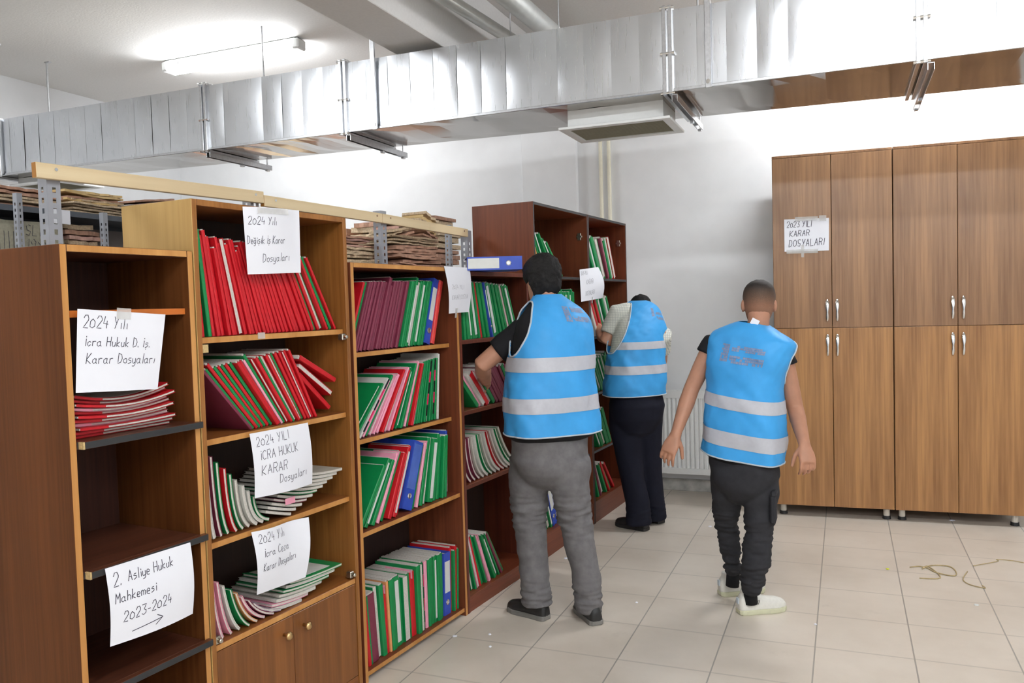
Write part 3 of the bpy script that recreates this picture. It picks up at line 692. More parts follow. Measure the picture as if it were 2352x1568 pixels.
def surf_grid(P, n, m, off=0):
    def N(u, v):
        e = .01; a = P(min(1, u+e), v)-P(max(0, u-e), v); b = P(u, min(1, v+e))-P(u, max(0, v-e)); return a.cross(b).normalized()
    return [[P(i/n, j/m)+N(i/n, j/m)*off for i in range(n+1)] for j in range(m+1)], N
def paper_sign(name, label, P, W, H, lines, ink=.0023):
    """P(u,v): u to the right, v up; normal points at the reader"""
    n = m = 18; g, N = surf_grid(P, n, m); g2, _ = surf_grid(P, n, m, -.0005); mb = MB()
    vs = [p for r in g for p in r]+[p for r in g2 for p in r]; k = (n+1)*(m+1)
    fs = [(j*(n+1)+i, j*(n+1)+i+1, (j+1)*(n+1)+i+1, (j+1)*(n+1)+i) for j in range(m) for i in range(n)]
    fs += [tuple(reversed([q+k for q in f])) for f in fs]; mb.add(vs, fs)
    o = link(name, mb.mesh(name, 'paper', smooth=True)); tag(o, label, 'paper sign')
    rr = random.Random(label)
    for (txt, u0, v0, size, ratio, rise) in lines:
        sv = size/8; su = size/8*H/W*ratio; tm = MB()
        for pl in text_strokes(txt, u0, v0, su, sv, rr=rr):
            dense = []
            for a, b in zip(pl[:-1], pl[1:]):
                L = max(1, int(math.hypot((b[0]-a[0])*W, (b[1]-a[1])*H)/.006))
                dense += [(a[0]+(b[0]-a[0])*i/L, a[1]+(b[1]-a[1])*i/L) for i in range(L)]
            dense.append(pl[-1]); pts = []
            for (u, v) in dense:
                v += rise*u; u = min(.995, max(.005, u)); v = min(.995, max(.005, v)); pts.append((P(u, v), N(u, v)))
            vs = []
            for i, (p, nn) in enumerate(pts):
                a = pts[max(0, i-1)][0]; b = pts[min(len(pts)-1, i+1)][0]; tg = (b-a); tg = tg.normalized() if tg.length > 1e-9 else V((1, 0, 0)); sd = nn.cross(tg)*ink/2
                vs += [p+nn*.0005+sd, p+nn*.0005-sd]
            tm.add(vs, [(2*i, 2*i+1, 2*i+3, 2*i+2) for i in range(len(pts)-1)])
        link('handwriting', tm.mesh('handwriting', 'ink'), o)
    return o
def quadP(pln, nrm, px, bulge=lambda u, v: 0):
    """px: TL,TR,BR,BL seen on the plane through point pln"""
    TL, TR, BR, BL = [at(*p, pl=(pln, nrm)) for p in px]
    W = ((TR-TL).length+(BR-BL).length)/2; H = ((TL-BL).length+(TR-BR).length)/2
    return (lambda u, v: (TL*(1-u)+TR*u)*v+(BL*(1-u)+BR*u)*(1-v)+nrm*bulge(u, v)), W, H
def tapes(o, P, spots):
    for (u, v, w_, h_) in spots:
        c = P(u, v); e = .02; a = (P(min(1, u+e), v)-P(max(0, u-e), v)).normalized(); b = (P(u, min(1, v+e))-P(u, max(0, v-e))).normalized(); n = a.cross(b).normalized()
        vs = [c+a*sx*w_/2+b*sy*h_/2+n*q for q in (.0006, .0012) for sx, sy in ((-1, -1), (1, -1), (1, 1), (-1, 1))]
        link('adhesive_tape', MB().add(vs, [(0, 1, 2, 3), (7, 6, 5, 4), (0, 4, 5, 1), (1, 5, 6, 2), (2, 6, 7, 3), (3, 7, 4, 0)]).mesh('adhesive_tape', 'tape'), o)
RP = lambda off: P0+NV*off
P, W, H = quadP(RP(.006), NV, [(178, 709), (380, 722), (362, 893), (174, 902)], lambda u, v: .01*math.sin(PI*u)*(1-v))
o = paper_sign('paper_sign', 'paper reading 2024 Yılı İcra Hukuk D. İş., on the narrow dark bookcase', P, W, H, [('2024 Yılı', .06, .78, .15, .8, -.0), ('İcra Hukuk D. İş.', .08, .56, .12, .88, -.01), ('Karar Dosyaları', .1, .345, .13, .86, .0)]); tapes(o, P, [(.5, .975, .05, .035)])
P, W, H = quadP(RP(.026), NV, [(241, 1306), (437, 1245), (440, 1408), (253, 1485)], lambda u, v: .02*math.sin(PI*u*.9)*(1-v)+.012*math.sin(PI*v))
o = paper_sign('paper_sign', 'paper reading 2. Asliye Hukuk Mahkemesi 2023-2024 with an arrow, near the floor', P, W, H, [('2.', .06, .745, .17, .8, 0), ('Asliye Hukuk', .22, .76, .13, .8, .02), ('Mahkemesi', .06, .53, .13, .86, .0), ('2023-2024', .13, .26, .13, .9, .06), ('>', .2, .0, .24, 1.7, .12)], .0026)
P, W, H = quadP(RP(.004), NV, [(557, 474), (687, 483), (691, 626), (569, 630)], lambda u, v: .025*math.sin(PI*min(1, u*1.1))*(v*.6+.2))
o = paper_sign('paper_sign', 'paper reading 2024 Yılı Değişik İş Karar Dosyaları, atop the tall bookcase', P, W, H, [('2024 Yılı', .06, .74, .12, .9, 0), ('Değişik İş Karar', .03, .45, .12, .72, .02), ('Dosyaları', .26, .16, .13, .9, .05)]); tapes(o, P, [(.45, .95, .16, .022)])
P, W, H = quadP(RP(.0), NV, [(573, 996), (707, 970), (717, 1110), (585, 1144)], lambda u, v: .022*math.sin(PI*u)*(1-v*.8)+.01*math.sin(PI*v))
o = paper_sign('paper_sign', 'paper reading 2024 YILI İCRA HUKUK KARAR Dosyaları, hanging from the second shelf', P, W, H, [('2024 YILI', .07, .78, .14, .92, .06), ('İCRA HUKUK', .1, .565, .14, .9, .05), ('KARAR', .1, .33, .15, 1, .05), ('Dosyaları', .36, .14, .14, .9, .06)], .0023)
P, W, H = quadP(RP(.0), NV, [(577, 1222), (709, 1187), (702, 1325), (590, 1366)], lambda u, v: .012*math.sin(PI*u*2)*(v)+.016*math.sin(PI*v))
o = paper_sign('paper_sign', 'crumpled paper reading 2024 Yılı İcra Ceza Karar Dosyaları, above the cupboard doors', P, W, H, [('2024 Yılı', .07, .80, .14, .8, .02), ('İcra Ceza', .12, .57, .13, .85, .04), ('Karar Dosyaları', .1, .34, .13, .66, .08)], .0023)
P, W, H = quadP(RP(.004), NV, [(1020, 611), (1079, 615), (1077, 716), (1031, 720)], lambda u, v: .012*math.sin(PI*v))
o = paper_sign('paper_sign', 'faint handwritten paper where the honey-edged and dark red bookcases meet', P, W, H, [('2024 YILI', .17, .52, .09, 1.0, 0), ('KARAR DOSYA', .14, .28, .1, .9, .03)], .001); tapes(o, P, [(.35, .0, .02, .05)])
P, W, H = quadP(P5+NV5*.004, NV5, [(1331, 619), (1374, 613), (1384, 684), (1335, 693)], lambda u, v: .03*math.sin(PI*v)*u)
o = paper_sign('paper_sign', 'paper reading 2024 YILI KARAR DOSYALARI, on the far end cabinets', P, W, H, [('2024 YILI', .06, .82, .11, .9, 0), ('KARAR', .26, .5, .15, 1, .04), ('DOSYALARI', .2, .15, .14, .8, .06)], .002); tapes(o, P, [(.5, 0, .02, .05)])
nW = V((math.sin(math.radians(3.2)), -math.cos(math.radians(3.2)), 0)); pW = V((-.497, 6.475, 0))+nW*.0045
P, W, H = quadP(pW, nW, [(1801, 504), (1904, 500), (1904, 575), (1802, 578)])
o = paper_sign('paper_sign', 'paper reading 2023 YILI KARAR DOSYALARI, taped on the left wardrobe door', P, W, H, [('2023 YILI', .06, .74, .19, .72, .02), ('KARAR', .12, .45, .18, .95, .05), ('DOSYALARI', .1, .13, .22, .8, .05)], .004); tapes(o, P, [(.5, 1, .16, .03), (.86, 1.0, .05, .04), (.4, .0, .22, .03), (.41, -.0, .02, .09)])

# ------------------------------------------------------------------ metal racks, battens and old bundles behind the bookcases
def upright(x, y, h, fl=.045, name='upright', parent=None, dirx=1, diry=1):
    mb = MB(); t_ = .002
    # slotted angle: two flanges made of strips that leave slots open
    def flange(ax):
        z = 0
        def bx(a0, a1, z0, z1):
            if ax == 'x': mb.box(x+min(a0*dirx, a1*dirx), x+max(a0*dirx, a1*dirx), y-t_/2, y+t_/2, z0, z1)
            else: mb.box(x-t_/2, x+t_/2, y+min(a0*diry, a1*diry), y+max(a0*diry, a1*diry), z0, z1)
        bx(0, fl*.38, 0, h); bx(fl*.66, fl, 0, h)
        zz = 1.3; bx(fl*.38, fl*.66, 0, zz)
        while zz < h-.06:
            bx(fl*.38, fl*.66, zz+.018, zz+.036); zz += .036
        bx(fl*.38, fl*.66, zz, h)
    flange('x'); flange('y'); return part(name, mb, 'grey_steel', parent)
def rack(label, F, posts, shelves, fl=.045):
    t = thing('metal_rack', label, 'rack', F)
    for (x, y, h, dx, dy) in posts: upright(x, y, h, fl, 'upright', t, dx, dy)
    for (x0, x1, y0, y1, z) in shelves:
        mb = MB().box(x0, x1, y0, y1, z-.003, z).box(x0, x1, y0, y0+.002, z-.035, z-.003).box(x0, x1, y1-.002, y1, z-.035, z-.003).box(x0, x0+.002, y0+.002, y1-.002, z-.035, z-.003).box(x1-.002, x1, y0+.002, y1-.002, z-.035, z-.003); part('rack_shelf', mb, 'dark_steel', t)
    return t
rack('grey slotted-angle rack behind the narrow dark bookcase', ROW, [(-1.088, .436, 2.187, 1, 1), (-.155, .436, 2.2, 1, 1), (-1.088, .85, 1.8, 1, -1), (-.155, .85, 1.8, 1, -1)], [(-1.08, -.16, .44, .848, 1.35), (-1.08, -.16, .44, .848, .8)], .048)
rack('grey slotted-angle rack holding old bundles behind the honey-edged bookcase', ROW, [(.795, .436, 2.195, 1, 1), (1.715, .436, 2.15, 1, 1), (-.06, .86, 2.0, 1, -1), (1.74, .86, 2.0, -1, -1)], [(-.05, 1.71, .49, .858, 1.84), (-.05, 1.71, .49, .858, 1.3)], .05)
FR = Tm(-4.6, 3.46, 0, PI/2)
rack('far grey rack with old bundles, seen at the left over the dark bookcase', FR, [(.0, 0, 2.42, 1, 1), (.615, 0, 2.36, 1, 1), (-.02, .6, 2.5, 1, -1), (1.45, .6, 2.5, 1, -1), (-1.1, 0, 2.5, 1, 1)], [(-1.1, 1.48, .037, .598, 2.35), (-1.1, 1.48, .037, .598, 1.93)], .035)
part('rack_shade_panel', MB().box(-1.1, 1.48, .602, .606, 1.9, 2.33), 'mauve', bpy.data.objects['metal_rack.002'])  # added sheet, its grey-mauve stands in for the shadowed wall behind
# battens nailed on the uprights
def batten(p0, p1, z0, z1, h, label):
    a = ROW @ V((p0, .42, z0)); b = ROW @ V((p1, .42, z1)); d = b-a; L = d.length; yaw = math.atan2(d.y, d.x); pt = -math.asin(d.z/L)
    o = thing('wooden_batten', label, 'batten', Matrix.Translation(a) @ Matrix.Rotation(yaw, 4, 'Z') @ Matrix.Rotation(pt, 4, 'Y'), 'raw pine battens over the bookcases')
    m = wood('pine_batten', S(222, 196, 150), S(242, 224, 186), 'x', .6, 24)
    part('batten_body', MB().box(0, L, -.012, .012, -h/2, h/2), m, o, .002)
    part('sawn_end', MB().box(-.0006, 0, -.011, .011, -h/2+.001, h/2-.001), 'pine_end', o)
    mb = MB()
    for x in (.07, L-.05): mb.tube([(x, -.0125, .008), (x, -.0145, .008)], .006, 10)
    part('nail_head', mb, 'chrome', o)
batten(-1.14, -.10, 2.158, 2.172, .052, 'raw pine batten over the dark bookcase, leftmost of three')
batten(-.099, .775, 2.158, 2.150, .05, 'raw pine batten over the tall bookcase, middle of three')
batten(.776, 1.68, 2.150, 2.128, .05, 'raw pine batten over the old bundles, rightmost of three')
# old paper bundles: one mesh per bundle of ragged sheets
def bundle(F, x, y, z, w_, d, h, label, seed, n=12, tilt=0, mats=('oldpaper', 'oldcard', 'oldpink'), tie=True, rz=0, stand=False):
    n = max(4, round(n*.62)); rr = random.Random(seed); mb = MB(); zz = 0; T0 = Matrix.Rotation(rz, 4, 'Z') @ Matrix.Rotation(tilt, 4, 'Y')
    for i in range(n):
        t_ = h/n*rr.uniform(.55, 1.0); dx, dy, a = rr.uniform(-.04, .04)*w_/.4, rr.uniform(-.012, .012), rr.uniform(-.05, .05); k = rr.uniform(.78, 1.0); sl = rr.uniform(-.01, .01)
        q = 8; rs = []; sag = rr.uniform(-.004, .008)
        for j in range(q+1):
            u = j/q; xx = (u-.5)*w_*k+dx; ez = (sag*(2*u-1)**2+sl*(u-.5)+abs(sl)*.5+.004)*(1 if i else .3)+rr.uniform(-.0025, .0025); yj = rr.uniform(-.014, .014)
            rs.append([T0 @ V(v) for v in ((xx, -d*k/2+dy+yj, zz+ez), (xx, -d*k/2+dy+yj, zz+t_+ez), (xx, d*k/2+dy, zz+t_+ez), (xx, d*k/2+dy, zz+ez))])
        mb.rings(rs, mi=rr.choice([0, 0, 1, 2])); zz += h/n
    F2 = F @ Tm(x, y, z); o = part('document_bundle', mb, list(mats), None, mw=F2); tag(o, label, 'document bundle', 'old document bundles')
    if tie:
        e = .004; s = MB(); pts = [T0 @ V(p) for p in ((-w_*.15, -d/2-.016, -.0+e), (-w_*.15, -d/2-.016, h+e), (-w_*.15, d/2+.012, h+e))]; s.tube(pts, .0028, 6); part('string_tie', s, 'string', o)
    return o
bundle(ROW, .10, .655, 1.85, .34, .26, .115, 'brown document bundle tied with string, leftmost above the honey-edged bookcase', 1, 12)
bundle(ROW, .70, .655, 1.85, .40, .27, .06, 'low ragged bundle under the middle pile behind the slotted post', 2, 7, tie=False)
bundle(ROW, .70, .655, 1.918, .40, .26, .075, 'middle pink-topped bundle right of the slotted post', 3, 8, tie=False, rz=.05)
bundle(ROW, .68, .655, 2.0, .38, .25, .05, 'thin reddish bundle topping the middle pile', 4, 5, mats=('oldpink', 'oldpink', 'oldcard'), tie=False)
bundle(ROW, 1.32, .655, 1.85, .52, .26, .07, 'dark wide bundle at the bottom of the right pile', 5, 8, mats=('oldpaper', 'oldcard', 'oldcard'), tie=False)
bundle(ROW, 1.32, .655, 1.93, .52, .26, .10, 'thick brown bundle in the middle of the right pile', 6, 10, mats=('oldcard', 'oldpink', 'oldcard'), tie=False)
bundle(ROW, 1.30, .655, 2.038, .54, .25, .05, 'thin pale bundle on top of the right pile under the batten', 7, 6, mats=('oldpaper', 'pine', 'oldpaper'), tie=False)
bundle(ROW, 1.62, .76, 2.105, .2, .2, .15, 'ragged upright bundle sticking up beside the tall cabinet', 8, 13, tie=False, mats=('oldpaper', 'pine', 'oldcard'), tilt=.28)
bundle(ROW, 1.34, .74, 2.105, .25, .18, .09, 'small ragged bundle peeking over the right end of the batten', 9, 8, tie=False, tilt=-.2)
o = part('cover_board', MB().box(-.28, .28, -.003, .003, 0, .26), 'oldgreen', None, mw=ROW @ Tm(.25, .82, 1.842) @ Matrix.Rotation(.0, 4, 'Y')); tag(o, 'faded green board standing behind the brown bundles', 'board')
o = part('paper_sheet', MB().box(0, .2, 0, .15, 0, .004), 'paper', None, mw=ROW @ Tm(.80, .16, 1.8675, .1)); tag(o, 'loose white sheet lying on the honey-edged bookcase', 'paper')
bundle(FR, .655, .30, 2.358, .50, .42, .14, 'ragged bundle of old papers on the far rack, left of the tall bookcase', 11, 14, tie=False, mats=('oldpaper', 'pine', 'oldcard'))
bundle(FR, 1.19, .30, 2.378, .40, .42, .13, 'tilted brown bundle on the far rack just over the pale bookcase side', 12, 13, tie=False, tilt=-.16, mats=('oldpaper', 'oldcard', 'oldcard'))
bundle(FR, .14, .30, 2.358, .46, .42, .11, 'reddish bundle on the far rack behind the slotted post', 13, 9, tie=False, mats=('oldpaper', 'oldcard', 'oldpink'))
bundle(FR, -.55, .30, 2.358, .8, .42, .16, 'wide brown bundle on the far rack at the left edge', 14, 10, tie=False, mats=('oldcard', 'oldpaper', 'oldcard'))
bundle(FR, .58, .34, 1.938, .30, .44, .34, 'fat pile of yellowed papers on the lower far rack shelf', 15, 16, tie=False)
WR = Tm(-5.7, 5.75, 0)
rack('grey rack of old bundles by the back wall, behind the bookcases', WR, [(0, 0, 2.3, 1, 1), (1.45, 0, 2.3, 1, 1), (2.85, 0, 2.3, -1, 1), (0, .6, 2.3, 1, -1), (2.85, .6, 2.3, -1, -1)], [(.04, 2.81, .04, .56, 1.9), (.04, 2.81, .04, .56, 1.4)], .04)
for i in range(6): bundle(WR, .29+.447*i, .3, 1.908, .39, .42, .44+.03*(i % 3), f'tall stack of old brown files on the back-wall rack, {ordinal(i)} from the left', 30+i, 18, tie=False, mats=('oldpaper', 'oldcard', 'oldcard'))
sk = MB(); rr = random.Random(5); rs = []
for j in range(7):
    z = .335*j/6; k = 1+.06*math.sin(PI*j/6); rs.append([V((.27*k*math.copysign(abs(math.cos(a))**.4, math.cos(a))+rr.uniform(-.004, .004), .13*k*math.copysign(abs(math.sin(a))**.4, math.sin(a))+rr.uniform(-.004, .004), z+(rr.uniform(-.012, .008) if j == 6 else 0))) for a in [2*PI*i/32 for i in range(32)]])
sk.rings(rs); o = part('document_sack', sk, 'sack', None, smooth=True, mw=FR @ Tm(.12, .20, 1.934)); tag(o, 'grey sack marked ASLİYE 1989 on the lower far rack shelf', 'sack')
Ps = lambda u, v: V((-.26+.52*u, -.1395, .335*v)); tm = MB(); 
for (txt, u0, v0, sz, ra) in (('ASLİYE', .36, .72, .2, .8), ('1989', .44, .46, .2, .85), ('KARAR', .5, .2, .18, .8)):
    for pl in text_strokes(txt, u0, v0, sz/8*.3/.52*ra*1.3, sz/8):
        vs = []
        for (u, v) in pl: p = Ps(u, v); vs += [p+V((.0018, 0, .0012)), p-V((.0018, 0, .0012))]
        tm.add(vs, [(2*i, 2*i+1, 2*i+3, 2*i+2) for i in range(len(pl)-1)])
for i in range(5): tm.box(-.2+.03*i, -.197+.03*i, -.1398, -.1393, .04, .26)
part('lettering', tm, 'ink', o)
o = part('paper_sheet', MB().box(0, .135, -.001, .001, 0, .09), 'paper', None, mw=FR @ Tm(.255, .034, 2.262)); tag(o, 'white note hanging from the far rack shelf above the sack', 'paper')

# ------------------------------------------------------------------ bits on the floor
for i, (px, py, s, m, l) in enumerate([(1045, 1461, .012, 'paper', 'white paper crumb in front of the honey-edged bookcase'), (1125, 1457, .008, 'paper', 'tiny white crumb right of the honey-edged bookcase foot'), (1300, 1282, .014, 'paper', 'white scrap on the floor between the man in jeans and the shelf'),
    (1631, 1209, .013, 'paper', 'white scrap on the floor left of the walking man'), (2039, 1307, .012, 'yellow', 'bright yellow scrap on the floor'), (2187, 1195, .02, 'paper', 'pale scrap on the floor below the right wardrobe'), (2242, 1389, .012, 'label', 'small pale scrap near the tangled string'), (1462, 1384, .008, 'paper', 'white crumb on the floor right of the grey jeans'), (1126, 1485, .008, 'paper', 'white crumb nearest the camera by the bookcases'), (1873, 1434, .008, 'paper', 'white crumb on the floor right of the white shoes')]):
    p = at(px, py, z=0); rr = random.Random(i+40); mb = MB(); mb.rings([[V((s*k*math.cos(a)*rr.uniform(.7, 1.2), s*k*math.sin(a)*rr.uniform(.7, 1.2), z)) for a in [2*PI*j/7 for j in range(7)]] for k, z in ((1, 0), (1.05, .002), (.6, .005))])
    tag(part('paper_scrap', mb, m, None, mw=Tm(p.x, p.y, .0004, i)), l, 'scrap', 'scraps on the floor')
def fstring(pxs, r, label):
    pts = [at(a, b, z=.004) for a, b in pxs]; sm = []
    for i in range(len(pts)-1):
        p0, p1, p2, p3 = pts[max(0, i-1)], pts[i], pts[i+1], pts[min(len(pts)-1, i+2)]
        for k in range(6):
            u = k/6; sm.append(.5*((2*p1)+(p2-p0)*u+(2*p0-5*p1+4*p2-p3)*u*u+(3*p1-p0-3*p2+p3)*u**3))
    sm.append(pts[-1]); tag(part('twine', MB().tube(sm, r, 6), 'raffia', None, smooth=True), label, 'twine')
fstring([(2090, 1302), (2110, 1300), (2130, 1304), (2150, 1314), (2190, 1322), (2196, 1313), (2180, 1300), (2140, 1298), (2118, 1306), (2132, 1300), (2160, 1326), (2112, 1327)], .0035, 'tangled dry twine on the floor before the right wardrobe')
fstring([(2222, 1312), (2212, 1330), (2228, 1342), (2262, 1350), (2256, 1344)], .003, 'short curl of twine on the floor near the tangle')
fstring([(2235, 1299), (2262, 1294), (2292, 1288), (2290, 1284), (2325, 1287), (2352, 1292)], .0025, 'thin straight strand of twine at the right edge')

# ------------------------------------------------------------------ people
def remesh(name, mb, voxel, mats, parent, it=4, disp=None):
    me = mb.mesh(name+'_src', 'black'); o = link(name+'_src', me)
    r = o.modifiers.new('r', 'REMESH'); r.mode = 'VOXEL'; r.voxel_size = voxel
    s = o.modifiers.new('s', 'SMOOTH'); s.factor = .5; s.iterations = it
    bpy.context.view_layer.update(); dg = bpy.context.evaluated_depsgraph_get()
    m2 = bpy.data.meshes.new_from_object(o.evaluated_get(dg)); m2.name = name
    bpy.data.objects.remove(o); bpy.data.meshes.remove(me)
    m2.materials.clear(); m2.materials.append(M[mats])
    if disp:
        n = [v.normal.copy() for v in m2.vertices]
        for v, nn in zip(m2.vertices, n): v.co += nn*disp(v.co)
    m2.polygons.foreach_set('use_smooth', [True]*len(m2.polygons)); m2.update()
    return link(name, m2, parent)
def cat(vals, u):
    n = len(vals)-1; x = min(max(u, 0), 1)*n; i = min(int(x), n-1); f = x-i
    p0, p1, p2, p3 = vals[max(0, i-1)], vals[i], vals[i+1], vals[min(n, i+2)]
    return ((p1*2)+(p2-p0)*f+(p0*2-p1*5+p2*4-p3)*f*f+(p1*3-p0-p2*3+p3)*f**3)*.5
def ellring(c, S_, F_, a, b, p=.85, n=40):
    out = []
    for j in range(n):
        th = 2*PI*j/n; cs, sn = math.cos(th), math.sin(th)
        out.append(c+S_*a*math.copysign(abs(cs)**p, cs)+F_*b*math.copysign(abs(sn)**p, sn))
    return out
def hand(mb, wr, d, pn, side, curl=(.35, .5, .4), sz=1.0, spread=.06, thumb=.5):
    """wr wrist, d towards the fingers, pn palm normal (fingers curl to it), side towards the thumb"""
    d = d.normalized(); pn = (pn-d*pn.dot(d)).normalized(); sd = d.cross(pn); sd = sd if sd.dot(side) > 0 else -sd
    rs = []
    for u, w_, h_ in ((-.02, .027, .021), (.015, .032, .02), (.045, .041, .019), (.075, .043, .017), (.095, .040, .013)):
        rs.append(ellring(wr+d*u*sz, sd, pn, w_*sz, h_*sz, .8, 20))
    mb.rings(rs)
    for k, (o, L) in enumerate(((.032, .072), (.0107, .08), (-.0107, .075), (-.031, .058))):
        p = wr+(d*.088+sd*o)*sz; dd = (d+sd*spread*(1.5-k)).normalized(); pts = [p-dd*.02*sz, p]; a = 0
        for q, fr in enumerate((.45, .31, .24)):
            a += curl[q]*(1+.12*k); v = dd*math.cos(a)+pn*math.sin(a); p = p+v*L*fr*sz; pts.append(p)
        mb.tube(pts, [.0095*sz, .0098*sz, .0088*sz, .0082*sz, .0068*sz], 10, True)
    p = wr+(d*.022+sd*.026+pn*.006)*sz; v = (d*.62+sd*.62+pn*.45).normalized(); pts = [p-v*.012*sz, p, p+v*.034*sz]; v2 = (d*.9+sd*(.3-thumb*.4)+pn*.5).normalized(); pts += [pts[-1]+v2*.03*sz, pts[-1]+v2*.055*sz]
    mb.tube(pts, [.014*sz, .0145*sz, .0115*sz, .0105*sz, .0085*sz], 10, True)
HEADR = [(-.122, .024, .082, .045), (-.105, .043, .094, .015), (-.075, .057, .098, -.035), (-.04, .066, .096, -.075), (0, .073, .092, -.095), (.04, .077, .090, -.102), (.075, .070, .076, -.094), (.1, .05, .048, -.072), (.117, .02, .008, -.03)]
def head_ring(u, c, R, U, F, off=0, n=40):
    a = cat([V(r[:3]) for r in HEADR], u); b = cat([V((r[3], 0, 0)) for r in HEADR], u).x
    mid = (a.z+b)/2; hb = (a.z-b)/2
    return [c+U*(a.x+off*.4*max(0, u-.5)*2)+R*(a.y+off)*math.cos(2*PI*j/n)+F*(mid+(hb+off)*math.sin(2*PI*j/n)) for j in range(n)], a.x
def add_head(mb, c, R, U, F, neck):
    mb.rings([head_ring(i/24, c, R, U, F)[0] for i in range(25)])
    mb.tube([c+F*.09+U*.015, c+F*.106-U*.012, c+F*.114-U*.03], [.008, .011, .013], 10, True)
    mb.tube([c+F*.098-U*.034+R*.012, c+F*.098-U*.034-R*.012], .008, 8, True)
    mb.tube([c+F*.084+U*.022+R*.045, c+F*.096+U*.024, c+F*.084+U*.022-R*.045], .0075, 8, True)
    mb.tube([c+F*.094-U*.064+R*.02, c+F*.101-U*.063, c+F*.094-U*.064-R*.02], .006, 8, True)
    mb.tube([c+F*.092-U*.074+R*.017, c+F*.099-U*.074, c+F*.092-U*.074-R*.017], .0065, 8, True)
    for s in (-1, 1):
        e = c+R*s*.079-U*.012-F*.008
        mb.ell(e, (R*s*.3-F*.95)*.021, R*s*.011+F*.004, U*.033); mb.ell(e-U*.024+F*.006, F*.01, R*s*.007, U*.012)
    mb.tube([c-U*.05-F*.022, c-U*.1-F*.02, neck], [.056, .055, .064], 20, True, flat=1.0)
def add_hair(name, parent, mat, c, R, U, F, line, thick, amp, fr=60, nu=64, nv=48):
    mb = MB(); rows = []; hs = []
    for i in range(nv+1):
        r, h = head_ring(i/nv, c, R, U, F, 0, nu); rows.append(r); hs.append(h)
    vs = []; keep = {}
    for i in range(nv+1):
        cen = sum(rows[i], V())/nu
        for j in range(nu):
            s = math.sin(2*PI*j/nu); hl = line(s, math.cos(2*PI*j/nu)); e = min(1, max(0, (hs[i]-hl)/.028)); keep[i*nu+j] = hs[i] > hl-.004
            nrm = (rows[i][j]-c).normalized(); q = rows[i][j]
            vs.append(q+nrm*(thick*e**.6+.0012+amp*e*noise.noise(q*fr)+amp*.6*e*noise.noise(q*fr*2.7)))
    fs = [(i*nu+j, i*nu+(j+1) % nu, (i+1)*nu+(j+1) % nu, (i+1)*nu+j) for i in range(nv) for j in range(nu)]
    fs = [f for f in fs if all(keep[k] for k in f)]; fs.append(tuple(nv*nu+j for j in range(nu)))
    inv = Matrix((R, F, U)).to_4x4(); mw = Matrix.Translation(c) @ Matrix((R, F, U)).transposed().to_4x4(); iv = mw.inverted()
    mb.add([iv @ v for v in vs], fs); o = link(name, mb.mesh(name, mat, smooth=True), parent, mw); return o
def eyes(parent, c, R, U, F):
    for s in (-1, 1):
        k = c+F*.079+R*s*.031+U*.002; e = part('eye', MB().ell(k, R*.012, F*.012, U*.0095), 'eye', parent, smooth=True)
        part('iris', MB().ell(k+F*.0085, R*.0055, F*.0045, U*.0055), 'hair', e, smooth=True)
